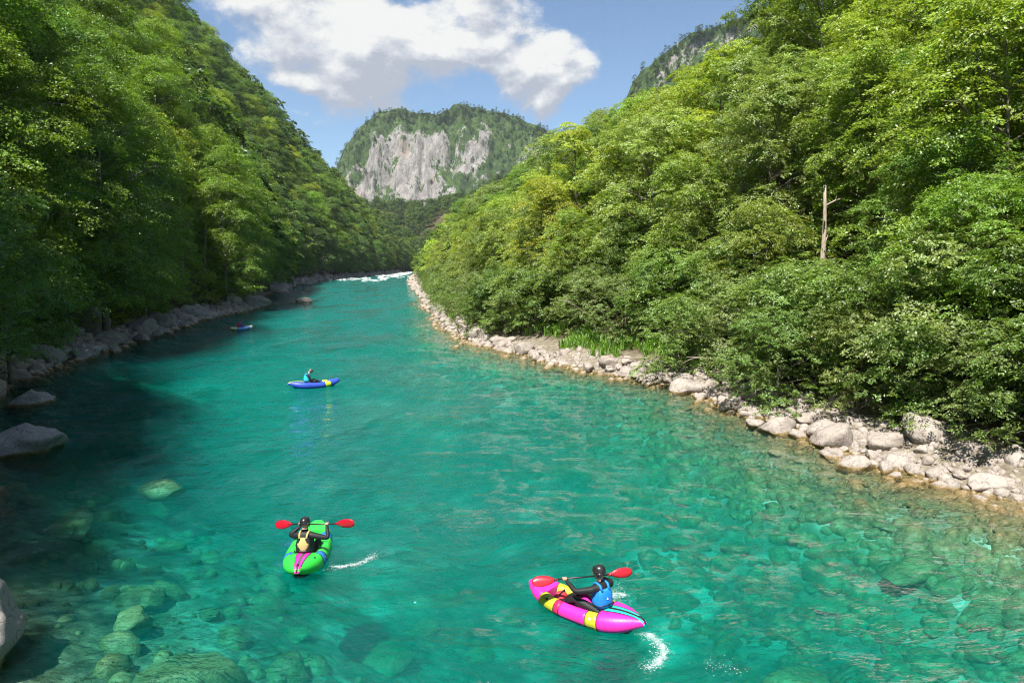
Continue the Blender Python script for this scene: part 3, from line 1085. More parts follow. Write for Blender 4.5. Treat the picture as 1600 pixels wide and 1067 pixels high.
# ------------------------------------------------------------------ rocks
def rock_mesh(seed, sub=3, planes=13, rough=0.13):
    rnd = random.Random(seed)
    bm = bmesh.new()
    bmesh.ops.create_icosphere(bm, subdivisions=sub, radius=1.0)
    cuts = []
    for _ in range(planes):
        d = Vector((rnd.gauss(0, 1), rnd.gauss(0, 1), rnd.gauss(0, 0.8))).normalized()
        cuts.append((d, rnd.uniform(0.55, 0.86)))
    off = Vector((seed * 3.7, seed * 1.3, seed * 2.1))
    for v in bm.verts:
        p = v.co.copy()
        p *= 1 + 0.20 * mnoise.noise(p * 1.3 + off)
        for d, k in cuts:
            e = p.dot(d) - k
            if e > 0:
                p -= d * e * 0.95
        p *= 1 + rough * mnoise.noise(p * 3.1 + off) + rough * 0.5 * mnoise.noise(p * 7.3 + off)
        v.co = p
    me = bpy.data.meshes.new('rock')
    bm.to_mesh(me)
    bm.free()
    me.materials.append(ROCK)
    me.polygons.foreach_set('use_smooth', [True] * len(me.polygons))
    return me


ROCKS = [rock_mesh(s) for s in range(1, 11)]
SMALL = [rock_mesh(s, 2, 6) for s in range(21, 25)]
GREY_ROCKS = [rock_mesh(s, 4, 9, 0.15) for s in range(41, 46)]
for m_ in GREY_ROCKS:
    m_.materials[0] = ROCK_GREY
rr = np.random.default_rng(77)


def put_rock(name, mesh, x, y, z, sx, sy, sz, rz, label, group=None, tilt=0.15):
    o = link(name, mesh)
    o.location = (x, y, z)
    o.scale = (sx, sy, sz)
    o.rotation_euler = (float(rr.normal(0, tilt)), float(rr.normal(0, tilt)), rz)
    return tag(o, label, 'rock', group)


# the boulders one can name
NAMED = [
    # mesh, x, y, z, sx, sy, sz, rz, label
    (GREY_ROCKS[0], -16.9, 22.7, 0.0, 1.45, 1.15, 0.85, 0.2, 'large flat grey boulder standing in dark water before the shaded bank'),
    (GREY_ROCKS[1], -22.3, 31.0, -0.08, 1.15, 0.9, 0.6, 0.5, 'low grey slab just above the dark water, behind the large flat boulder'),
    (GREY_ROCKS[2], -8.75, 10.35, 0.15, 0.85, 1.1, 0.95, 0.3, 'grey boulder cut off by the lower left corner of the view'),
    (GREY_ROCKS[3], -36.0, 55.5, 1.2, 3.3, 2.4, 2.4, 0.6, 'big mossy rock outcrop overhanging the shaded shore'),
    (GREY_ROCKS[4], -32.3, 53.6, 0.2, 1.9, 1.0, 0.85, 1.0, 'long pale slab leaning at the foot of the mossy outcrop'),
    (GREY_ROCKS[0], -33.3, 61.5, 0.35, 1.9, 1.5, 1.15, 2.2, 'rounded boulder at the water just past the mossy outcrop'),
    (GREY_ROCKS[1], -28.9, 45.8, 0.25, 1.2, 0.9, 0.75, 2.6, 'dark squat boulder before the mossy outcrop'),
    (GREY_ROCKS[2], -29.6, 43.2, 0.35, 1.5, 1.3, 0.8, 1.3, 'broad grey boulder of the near rock pile on the shaded shore'),
    (GREY_ROCKS[3], -28.9, 49.2, 0.02, 0.7, 0.5, 0.35, 1.9, 'small low rock alone in the water before the mossy outcrop'),
    (ROCKS[2], -34.2, 113.0, 0.1, 1.5, 1.0, 0.75, 0.3, 'pale rock alone in midstream far up the river'),
    (GREY_ROCKS[2], -37.2, 99.5, 0.4, 2.6, 1.8, 1.3, 0.3, 'pale boulder at the tip of the shaded promontory'),
    (GREY_ROCKS[4], -40.2, 96.5, 0.6, 3.0, 2.0, 1.5, 1.3, 'second boulder from the tip of the shaded promontory'),
    (GREY_ROCKS[3], -43.5, 92.0, 2.4, 2.8, 2.0, 2.0, 0.3, 'big pale rock half hidden in bushes above the promontory'),
    (ROCKS[1], 10.0, 28.0, 0.05, 0.62, 0.45, 0.36, 0.3, 'white-topped rock standing alone in the shallows off the sunny bank'),
    (ROCKS[3], 11.45, 26.1, 0.25, 0.62, 0.5, 0.42, 0.1, 'large pale pointed boulder at the start of the near rock pile'),
    (ROCKS[4], 13.5, 27.6, 0.55, 0.75, 0.65, 0.62, 1.1, 'tallest rounded boulder of the near rock pile under the bushes'),
    (ROCKS[5], 12.9, 25.6, 0.3, 0.55, 0.5, 0.40, 2.1, 'pale round boulder in front of the tallest one in the near pile'),
    (ROCKS[6], 12.15, 20.9, 0.1, 0.72, 0.5, 0.36, 0.1, 'broad white boulder with ochre foot in the shallows'),
    (ROCKS[7], 13.5, 18.6, 0.16, 0.85, 0.55, 0.42, 0.3, 'biggest white wedge-shaped boulder at the near end of the stony bank'),
    (ROCKS[8], 11.65, 19.3, -0.10, 0.50, 0.38, 0.24, 0.0, 'ochre rounded rock awash beside the broad white boulder'),
    (ROCKS[9], 12.6, 19.8, 0.05, 0.42, 0.36, 0.28, 0.7, 'small white boulder with brown foot between the two big white ones'),
    (ROCKS[0], 12.0, 18.35, -0.22, 0.75, 0.32, 0.20, -0.3, 'long flat ochre slab awash in front of the stony bank'),
    (ROCKS[2], 15.9, 24.6, 0.85, 0.6, 0.5, 0.5, 0.7, 'square grey boulder under the bushes beside the near grass clump'),
    (ROCKS[5], 16.2, 20.4, 0.8, 0.75, 0.6, 0.5, 0.7, 'large boulder behind the stony bank in front of the near grass clump'),
    (ROCKS[8], -5.9, 11.3, -1.05, 1.45, 0.85, 0.55, 0.35, 'very large yellow-green boulder under clear water at the lower edge'),
    (ROCKS[1], -10.9, 20.6, -0.75, 0.85, 0.5, 0.35, 0.1, 'flat yellow-green boulder under water near the dark shade line'),
    (ROCKS[4], -7.6, 13.0, -0.85, 0.45, 0.40, 0.35, 0.1, 'round yellow-green stone under water off the shaded bank'),
    (ROCKS[7], 5.4, 12.2, -1.75, 0.85, 0.6, 0.5, 0.5, 'brown boulder deep under water beyond the stern of the pink raft'),
    (ROCKS[3], 9.4, 15.4, -0.95, 0.95, 0.5, 0.35, 0.2, 'long olive boulder under water off the near stony bank'),
    (ROCKS[6], 10.3, 13.9, -1.1, 1.0, 0.6, 0.4, 0.5, 'broad dark olive boulder under water at the edge of the view'),
]
for t in NAMED:
    put_rock('boulder', *t[:8], t[8], 'named boulders', 0.08)

# rocks of the sunny bank, the shallows and the shaded shore: the ones that show largest stand singly, the rest are rubble
cands = []
def too_near(x, y, r, lst, k=0.75):
    return any((x - q[0]) ** 2 + (y - q[1]) ** 2 < (k * (r + q[2])) ** 2 for q in lst)


taken = [(t[1], t[2], max(t[4], t[5])) for t in NAMED]
for i in range(2600):
    y = 14.5 + 120 * rr.random() ** 2.0
    off = rr.normal(0.6, 0.65) * (1.0 if y < 45 else 0.7)
    if not -1.2 < off < (2.4 if y < 45 else 1.5):
        continue
    if (off > 0.5 and vnoise(y / 2.3, 0.5, 88) > 0.62) or (y < 17.8 and off < 0.6):
        continue
    r = float(np.clip(rr.lognormal(-1.35, 0.68), 0.08, 0.85)) * (1 + y / 160)
    x = float(XR(y)) + off
    if too_near(x, y, r, taken, 0.68):
        continue
    taken.append((x, y, r))
    cands.append((x, y, r, 'bank' if off > 0.35 else 'edge'))
for i in range(900):
    y = 13.0 + 70 * rr.random() ** 1.6
    off = -0.5 - 6.0 * rr.random() ** 1.7
    r = float(np.clip(rr.lognormal(-1.25, 0.5), 0.12, 0.9))
    x = float(XR(y)) + off
    if too_near(x, y, r, taken, 0.95):
        continue
    taken.append((x, y, r))
    cands.append((x, y, r, 'shallow'))
for i in range(150):
    y = rr.uniform(8, 45)
    x = rr.uniform(float(XL(y)) + 2.5, float(XR(y)) - 5)
    r = float(np.clip(rr.lognormal(-0.9, 0.45), 0.2, 1.0))
    if too_near(x, y, r, taken, 1.3) or (x < 1 and y < 14):
        continue
    taken.append((x, y, r))
    cands.append((x, y, r, 'deep'))
for i in range(900):
    y = 19.0 + 100 * rr.random() ** 1.2
    off = rr.normal(0.4, 0.8)
    if not -1.6 < off < 2.6:
        continue
    r = float(np.clip(rr.lognormal(-0.75, 0.5), 0.2, 1.3))
    x = float(XL(y)) - off
    if too_near(x, y, r, taken, 0.7):
        continue
    taken.append((x, y, r))
    cands.append((x, y, r, 'left'))
for i in range(420):
    y = rr.uniform(150, 480)
    x = float(XL(y)) + rr.normal(0.6, 2.0)
    cands.append((x, y, float(rr.uniform(0.5, 1.9)), 'far'))
for i in range(120):
    y = rr.uniform(130, 330)
    x = float(XR(y)) + rr.normal(0.3, 0.8)
    cands.append((x, y, float(rr.uniform(0.3, 1.0)), 'farR'))
CX = np.array([c[0] for c in cands]); CY = np.array([c[1] for c in cands]); CR = np.array([c[2] for c in cands])
CZ = height(CX, CY)
px, py, dep = project(CX, CY, CZ)
inside = (np.abs(px) < 0.515) & (np.abs(py) < 0.345) & (dep > 2)
size_px = np.where(inside, CR / dep * 1024 * 0.667, 0)
quota = {'bank': 95, 'edge': 40, 'shallow': 55, 'deep': 24, 'left': 48, 'far': 4, 'farR': 3}
ordr = np.argsort(-size_px)
picked = {k: [] for k in quota}
for i in ordr:
    k = cands[i][3]
    if inside[i] and len(picked[k]) < quota[k]:
        picked[k].append(int(i))
WHERE = {'bank': ('pale', 'boulder lying dry on the sunny bank'), 'edge': ('white-topped', "boulder at the sunny bank's waterline"), 'shallow': ('olive-brown', 'stone under the sunny shallows'),
         'deep': ('greenish', 'stone deep under the open river'), 'left': ('grey', 'boulder on the shaded shore'), 'far': ('pale', 'boulder on the far gravel bar'), 'farR': ('pale', 'boulder at the far bend of the sunny bank')}
done = set()
rock_objs = []
for k, ids in picked.items():
    tone, place = WHERE[k]
    med = np.median([cands[i][2] for i in ids])
    cls = {'large': [], 'mid-sized': [], 'small': []}
    for i in ids:
        r = cands[i][2]
        cls['large' if r > med * 1.25 else ('mid-sized' if r > med * 0.85 else 'small')].append(i)
    for word, lst in cls.items():
        for q, i in enumerate(sorted(lst, key=lambda j: cands[j][1])):
            x, y, r, _ = cands[i]
            base = ROCKS if k not in ('left',) else GREY_ROCKS
            flat = rr.uniform(0.5, 0.8) if k in ('bank', 'edge', 'left', 'far', 'farR') else rr.uniform(0.22, 0.42)
            z = float(CZ[i]) + r * flat * (0.30 if k != 'deep' else 0.4)
            if k == 'shallow':
                z = min(z, -0.10 - r * flat * 0.6)
            if k == 'left':
                z = max(z, 0.05)
            if k == 'edge':
                z = max(z, 0.02)
            nm = 'boulder' if r > 0.45 else 'stone'
            o = put_rock(nm, base[int(rr.integers(len(base)))], x, y, z, r * rr.uniform(0.9, 1.3), r * rr.uniform(0.75, 1.05), r * flat, rr.random() * 6.28,
                         f'{word} {tone} {place}, ' + ('nearest the camera' if q == 0 else f'{ordinal(q + 1)} such from the camera'), 'rocks ' + {'bank': 'of the sunny bank', 'edge': 'of the sunny bank', 'shallow': 'under water', 'deep': 'under water', 'left': 'of the shaded shore', 'far': 'far up the river', 'farR': 'far up the river'}[k])
            rock_objs.append(o)
            done.add(i)
# rubble and pebbles between them
pts, idx, rot, scl = [], [], [], []
src = []
for q, sm in enumerate(SMALL):
    y = [19.6, 22.6, 26.4, 33.0][q]
    x = float(XR(y)) + [1.9, 1.6, 2.0, 1.4][q]
    o = put_rock('stone', sm, x, y, float(height(x, y)) + 0.06, 0.15, 0.15, 0.11, q * 1.3, ['fist-sized pale stone behind the biggest white wedge', 'fist-sized pale stone behind the broad white boulder', 'fist-sized pale stone by the near rock pile', 'fist-sized pale stone on the bank short of the grass'][q], 'rocks of the sunny bank')
    src.append(o)
for i in range(len(cands)):
    if i not in done and cands[i][3] != 'deep':
        pts.append((CX[i], CY[i], CZ[i] + CR[i] * 0.15)); idx.append(int(rr.integers(4))); rot.append(rr.random() * 6.28); scl.append(CR[i] * 0.9)
for i in range(11000):
    y = 13.0 + 110 * rr.random() ** 1.9
    off = rr.uniform(-4.2, 2.4 if y < 45 else 1.3)
    x = float(XR(y)) + off
    s = float(np.clip(rr.lognormal(-2.75, 0.6), 0.025, 0.24)) * (1 + y / 90)
    pts.append((x, y, None)); idx.append(int(rr.integers(4))); rot.append(rr.random() * 6.28); scl.append(s)
for i in range(3000):
    y = 11.0 + 60 * rr.random() ** 1.5
    x = float(XR(y)) - 3.0 - 6.5 * rr.random() ** 1.4
    s = float(np.clip(rr.lognormal(-1.9, 0.55), 0.07, 0.45))
    pts.append((x, y, None)); idx.append(int(rr.integers(4))); rot.append(rr.random() * 6.28); scl.append(s)
for i in range(450):
    y = 8.0 + 30 * rr.random()
    x = float(XL(y)) + rr.uniform(1.0, 9.0)
    s = float(np.clip(rr.lognormal(-1.8, 0.55), 0.08, 0.5))
    pts.append((x, y, None)); idx.append(int(rr.integers(4))); rot.append(rr.random() * 6.28); scl.append(s)
for i in range(2600):
    y = 18.0 + 100 * rr.random() ** 1.3
    x = float(XL(y)) - rr.uniform(-1.6, 2.2)
    s = float(np.clip(rr.lognormal(-1.9, 0.5), 0.06, 0.4)) * (1 + y / 90)
    pts.append((x, y, None)); idx.append(int(rr.integers(4))); rot.append(rr.random() * 6.28); scl.append(s)
zz = height(np.array([p[0] for p in pts]), np.array([p[1] for p in pts]))
pts = [(p[0], p[1], float(zz[i]) - 0.10 * scl[i] if p[2] is None else p[2]) for i, p in enumerate(pts)]
scatter('rubble', pts, idx, rot, scl, src, 'pebbles and rubble between the boulders of both banks')

# ------------------------------------------------------------------ bushes along the banks
GREENS_B = [(0.185, 0.260, 0.060), (0.160, 0.240, 0.048), (0.225, 0.285, 0.090), (0.130, 0.210, 0.038)]
blist = []
y = 12.0
while y < 150:
    open_bank = 37 < y < 52
    for layer in range(3):
        off = (2.7 if y < 24 else 1.75 if y < 36 else (4.9 if open_bank else 1.5)) + layer * 2.0 + rr.normal(0, 0.35)
        yy = y + rr.normal(0, 0.5)
        blist.append((float(XR(yy)) + off, yy, rr.uniform(0.62, 0.95) if layer == 0 else rr.uniform(0.8, 1.25), 'R', layer))
    y += (2.2 if y < 60 else 3.4) * rr.uniform(0.85, 1.2)
y = 20.0
while y < 110:
    off = 1.8 + abs(rr.normal(0, 0.8))
    blist.append((float(XL(y)) - off, y, rr.uniform(0.6, 1.05), 'L', 0))
    y += 4.6 * rr.uniform(0.8, 1.3)
cnt = {}
for x, yy, s, sd, layer in sorted(blist, key=lambda t: t[1]):
    px_, py_, dp_ = project(x, yy, float(height(x, yy)) + 1.0)
    if abs(px_) > 0.60 or dp_ < 3:
        continue
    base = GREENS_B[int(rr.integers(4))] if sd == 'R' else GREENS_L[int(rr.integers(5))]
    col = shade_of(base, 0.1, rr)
    o = place_plant('bush', 'bush', int(rr.integers(4)), (x, yy, float(height(x, yy)) - 0.1), rr.random() * 6.28, s, col)
    key = (sd, layer)
    cnt[key] = cnt.get(key, 0) + 1
    place = {('R', 0): 'hanging over the sunny stony bank', ('R', 1): 'in the second row behind the sunny bank', ('R', 2): 'in the third row behind the sunny bank', ('L', 0): 'above the shaded boulder shore'}[key]
    q = cnt[key]
    tag(o, f'{hue_word(col)} leafy bush {place}, ' + ('nearest the camera' if q == 1 else f'{ordinal(q)} from the camera'), 'bush', 'bushes along the banks')

# ------------------------------------------------------------------ grass on the sunny bank
GRASS = leaf_material('grass_blade', 'object', 0.04, 0.45)
V, F, T = [], [], []
clumps = [(3.25, 50.6), (4.3, 46.4), (5.3, 44.9), (6.3, 43.2), (9.9, 38.1), (9.2, 39.3), (10.6, 37.0), (15.9, 23.0), (16.6, 22.2), (15.2, 24.4), (7.3, 42.0), (2.2, 52.2), (12.2, 33.6), (17.2, 21.0), (8.4, 40.8), (4.9, 47.6), (-1.0, 58.0), (14.4, 27.4)]
for cx_, cy_ in clumps:
    for _ in range(14):
        ax, ay = cx_ + rr.normal(0, 0.42), cy_ + rr.normal(0, 0.55)
        az_ = float(height(ax, ay))
        for _ in range(46):
            x0_, y0_ = ax + rr.normal(0, 0.11), ay + rr.normal(0, 0.11)
            L = rr.uniform(0.35, 0.85)
            a = rr.random() * 6.28
            ln = rr.uniform(0.15, 0.65) * L
            d = np.array([math.cos(a), math.sin(a)])
            w = 0.017
            s_ = np.array([-d[1], d[0]]) * w
            i0 = len(V)
            m_ = np.array([x0_, y0_]) + d * ln * 0.35
            e_ = np.array([x0_, y0_]) + d * ln
            V += [(x0_ - s_[0], y0_ - s_[1], az_ - 0.03), (x0_ + s_[0], y0_ + s_[1], az_ - 0.03), (m_[0] + s_[0], m_[1] + s_[1], az_ + L * 0.62), (m_[0] - s_[0], m_[1] - s_[1], az_ + L * 0.62), (e_[0], e_[1], az_ + L * (0.95 - 0.25 * ln / L))]
            F += [(i0, i0 + 1, i0 + 2), (i0, i0 + 2, i0 + 3), (i0 + 3, i0 + 2, i0 + 4)]
            T += [float(np.clip(rr.normal(0.5, 0.2), 0, 1))] * 5
gme = mesh_np('grass', np.array(V), np.array(F), [GRASS])
add_attr(gme, 'tint', np.array(T))
go_ = link('grass', gme)
go_.color = (0.17, 0.32, 0.03, 1)
tag(go_, 'tufts of long bright green grass on the sunny bank', None, None, 'stuff')


# ------------------------------------------------------------------ bare trunks and dead branches
def bare_trunk(name, loc, H, r, seed, label, lean=(0, 0), mat=PALE_BARK, limbs=6):
    rnd = random.Random(seed)
    root = link(name, None)
    root.location = loc
    mb = MB()
    pts = [Vector((lean[0] * t * H + 0.06 * math.sin(7 * t + seed), lean[1] * t * H, -0.4 + t * (H + 0.4))) for t in [i / 8 for i in range(9)]]
    mb.tube(pts, [r * (1 - 0.7 * i / 8) for i in range(9)], 8)
    mb.build('trunk', mat, root)
    for i in range(limbs):
        p = pts[3 + (i * 5) // max(1, limbs)]
        a = rnd.random() * 6.28
        L = rnd.uniform(0.5, 1.3) * (H / 8)
        d = Vector((math.cos(a), math.sin(a), rnd.uniform(0.1, 0.7)))
        b = MB()
        b.tube([p, p + d * L * 0.5 + Vector((0, 0, 0.05)), p + d * L], [r * 0.28, r * 0.18, r * 0.06], 5)
        q = p + d * L * 0.5
        b.tube([q, q + Vector((rnd.uniform(-0.5, 0.5), rnd.uniform(-0.5, 0.5), 0.3)) * L], [r * 0.14, r * 0.04], 4)
        b.build('branch', mat, root)
    return tag(root, label, 'dead tree', 'bare trunks')


bare_trunk('bare_trunk', (15.5, 34.4, float(height(15.5, 34.4))), 7.6, 0.21, 3, 'pale peeling bare trunk standing among the trees of the sunny slope')
bare_trunk('bare_trunk', (-42.2, 88.0, float(height(-42.2, 88.0))), 14.5, 0.22, 5, 'tallest pale bare trunk rising from the foot of the shaded slope', (0.01, 0))
bare_trunk('bare_trunk', (-41.0, 91.5, float(height(-41.0, 91.5))), 10.0, 0.20, 8, 'shorter pale leaning trunk beside the tallest bare trunk', (0.05, 0))


def dead_branch(loc, d, L, seed, label):
    rnd = random.Random(seed)
    mb = MB()
    d = Vector(d).normalized()
    p = Vector(loc)
    pts = [p]
    for i in range(5):
        d = (d + Vector((rnd.gauss(0, 0.14), rnd.gauss(0, 0.14), rnd.gauss(0, 0.10)))).normalized()
        pts.append(pts[-1] + d * L / 5)
    mb.tube(pts, [0.045 * (1 - 0.16 * i) for i in range(6)], 6)
    for i in range(2, 5):
        e = pts[i] + (d + Vector((rnd.gauss(0, 0.6), rnd.gauss(0, 0.6), rnd.gauss(0, 0.4)))).normalized() * L * 0.28
        mb.tube([pts[i], pts[i].lerp(e, 0.5) + Vector((0, 0, 0.03)), e], [0.022, 0.014, 0.005], 5)
    return tag(mb.build('dead_branch', PALE_BARK), label, 'branch', 'dead branches on the sunny bank')


for (x, y, z_, d, L, sd, lb) in [
        (7.4, 39.6, 0.35, (-0.9, -0.5, 0.12), 2.6, 1, 'grey driftwood branch lying on boulders before the grass'),
        (12.6, 28.6, 0.9, (-0.55, -0.5, -0.25), 2.4, 2, 'thin dead branch dipping from the bushes toward the shallows'),
        (11.3, 33.5, 1.6, (-0.8, -0.3, 0.15), 3.0, 3, 'bare branch sticking out of the bushes above the bank'),
        (9.5, 42.5, 2.2, (-0.9, -0.2, 0.35), 3.4, 4, 'long bare branch above the open grassy bank'),
        (15.5, 26.0, 2.2, (-0.6, -0.6, 0.5), 2.8, 5, 'crooked bare branch over the near rock pile'),
        (14.6, 22.5, 0.7, (-0.8, -0.4, 0.05), 1.6, 6, 'short dead stick among the near boulders'),
        (6.0, 47.0, 2.6, (-0.8, -0.5, 0.4), 3.2, 7, 'bleached bare branch behind the grass')]:
    dead_branch((x, y, max(z_, float(height(x, y)) + 0.1)), d, L, sd, lb)


# ------------------------------------------------------------------ packrafts
def fabric(name, col, rough=0.42):
    return plain(name, tuple(0.92 * c + 0.012 for c in col), rough, 0.45, 0.13, 7.0, 0.010, coat=0.10)


F_GREEN = fabric('raft_green', (0.02, 0.62, 0.05))
F_BLUE = fabric('raft_blue', (0.01, 0.16, 0.55))
F_PINK = fabric('raft_pink', (0.80, 0.015, 0.36))
F_RED = fabric('raft_raspberry', (0.62, 0.005, 0.09))
F_LIME = fabric('raft_lime', (0.42, 0.43, 0.012))
F_TEAL = fabric('raft_teal', (0.01, 0.50, 0.40))
F_ROYAL = fabric('raft_royal_blue', (0.015, 0.06, 0.50))
F_YELLOW = fabric('raft_yellow_green', (0.45, 0.60, 0.02))
F_SKY = fabric('raft_light_blue', (0.10, 0.24, 0.62))
F_WHITE = fabric('raft_white', (0.65, 0.68, 0.70))
F_SAND = fabric('raft_pale_yellow', (0.48, 0.48, 0.22))
BLACK = plain('black_rubber', (0.012, 0.012, 0.014), 0.5, 0.4, 0.2, 20)
TAPE = plain('grey_tape', (0.07, 0.075, 0.08), 0.45, 0.5, 0.15, 30)
MARK = plain('white_mark', (0.75, 0.75, 0.75), 0.5, 0.4, 0.03)

CTRL = [(-1.22, 0.0, 0.285, 0.070), (-1.12, 0.045, 0.265, 0.105), (-0.95, 0.140, 0.230, 0.150), (-0.75, 0.245, 0.195, 0.174), (-0.5, 0.335, 0.165, 0.165), (-0.15, 0.355, 0.155, 0.152),
        (0.25, 0.350, 0.155, 0.148), (0.55, 0.318, 0.170, 0.146), (0.80, 0.255, 0.205, 0.142), (1.0, 0.170, 0.255, 0.130), (1.13, 0.095, 0.300, 0.108), (1.21, 0.035, 0.335, 0.075)]
_cy = [c[0] for c in CTRL]


def tube_at(y):
    return tuple(float(np.interp(y, _cy, [c[k] for c in CTRL])) for k in (1, 2, 3))


def smooth_tube_at(y):
    ys = np.array([y - 0.10, y - 0.05, y, y + 0.05, y + 0.10]).clip(-1.22, 1.21)
    w = np.array([1, 2, 3, 2, 1]) / 9.0
    return tuple(float((np.interp(ys, _cy, [c[k] for c in CTRL]) * w).sum()) for k in (1, 2, 3))


def tube_panel(y0, y1, side, mat, parent, name='tube_panel', fat=0.0, closed=True):
    n = max(3, int((y1 - y0) / 0.045))
    rings = []
    for i in range(n + 1):
        y = y0 + (y1 - y0) * i / n
        x, z, r = smooth_tube_at(y)
        xa, za, _ = smooth_tube_at(min(y + 0.03, 1.21))
        xb, zb, _ = smooth_tube_at(max(y - 0.03, -1.22))
        t = Vector((side * (xa - xb), 0.06, za - zb)).normalized()
        a = Vector((0, 0, 1)) - t * t.z
        a.normalize()
        b = t.cross(a)
        r += fat
        rings.append([Vector((side * x, y, z)) + (a * math.sin(q) + b * math.cos(q)) * r for q in [2 * math.pi * j / 28 for j in range(28)]])
    # rounded ends at the tips
    if abs(y0 + 1.22) < 1e-3:
        c = Vector((side * smooth_tube_at(y0)[0], y0 - 0.05, smooth_tube_at(y0)[1]))
        cen = sum(rings[0], Vector()) / 28
        rings.insert(0, [cen.lerp(p, 0.72) + Vector((0, -0.045, 0)) for p in rings[0 + 0]])
        rings.insert(0, [cen.lerp(p, 0.25) + Vector((0, -0.065, 0)) for p in rings[1]])
    if abs(y1 - 1.21) < 1e-3:
        cen = sum(rings[-1], Vector()) / 28
        last = rings[-1]
        rings.append([cen.lerp(p, 0.72) + Vector((0, 0.04, 0.005)) for p in last])
        rings.append([cen.lerp(p, 0.25) + Vector((0, 0.055, 0.007)) for p in last])
    mb = MB()
    mb.loft(rings, cap=closed)
    return mb.build(name, mat, parent)


SURF = [None]


def top_z(x, y):
    if SURF[0] is not None:
        hit = SURF[0].ray_cast(Vector((x, min(max(y, -1.24), 1.22), 2.0)), Vector((0, 0, -1)))
        if hit[0] is not None:
            return hit[0].z
    xc, zc, r = smooth_tube_at(y)
    if abs(x) <= xc:
        return zc + r * 0.985
    d = abs(x) - xc
    return zc + math.sqrt(max(0.0, r * r - d * d)) * 0.985


def deck(y0, y1, w0, w1, mat, parent, name, lift=0.012, edge_drop=True, nx=10):
    """A fabric strip lying over the tubes from y0 to y1, w half-widths at the ends."""
    ny = max(4, int((y1 - y0) / 0.04))
    rows_ = []
    for i in range(ny + 1):
        t = i / ny
        y = y0 + (y1 - y0) * t
        w = w0 + (w1 - w0) * t
        rows_.append([Vector((w * (2 * j / nx - 1), y, top_z(w * (2 * j / nx - 1), y) + lift)) for j in range(nx + 1)])
    if y0 < -1.15:    # fold over the stern end
        first = rows_[0]
        rows_.insert(0, [Vector((p.x * 0.85, y0 - 0.075, p.z - 0.035)) for p in first])
        rows_.insert(0, [Vector((p.x * 0.6, y0 - 0.105, p.z - 0.10)) for p in first])
    rings = []
    for r_ in rows_:
        rings.append(list(r_) + [Vector((p.x, p.y, p.z - 0.02)) for p in reversed(r_)])
    mb = MB()
    mb.loft(rings)
    return mb.build(name, mat, parent)


def fill(y0, y1, mat, parent, name):
    """Closes the gap between the two tubes (stern and bow volume)."""
    ny = 12
    rings = []
    for i in range(ny + 1):
        y = y0 + (y1 - y0) * i / ny
        x, z, r = smooth_tube_at(y)
        rings.append([Vector((-x, y, z + r * 0.97)), Vector((0, y, z + r * 0.985)), Vector((x, y, z + r * 0.97)), Vector((x, y, z - r * 0.8)), Vector((-x, y, z - r * 0.8))])
    mb = MB()
    mb.loft(rings)
    return mb.build(name, mat, parent, smooth=False)


def disc(p, nrm, r, h, mat, parent, name):
    nrm = Vector(nrm).normalized()
    mb = MB()
    p = Vector(p)
    mb.tube([p - nrm * h, p + nrm * h * 0.6, p + nrm * h], [r, r, r * 0.75], 14)
    return mb.build(name, mat, parent)


def surf(side, y, ang):
    """Point and normal on the tube: ang 0 = outward, 90 = top."""
    x, z, r = smooth_tube_at(y)
    nv = Vector((side * math.cos(R(ang)), 0, math.sin(R(ang))))
    return Vector((side * x, y, z)) + nv * r, nv


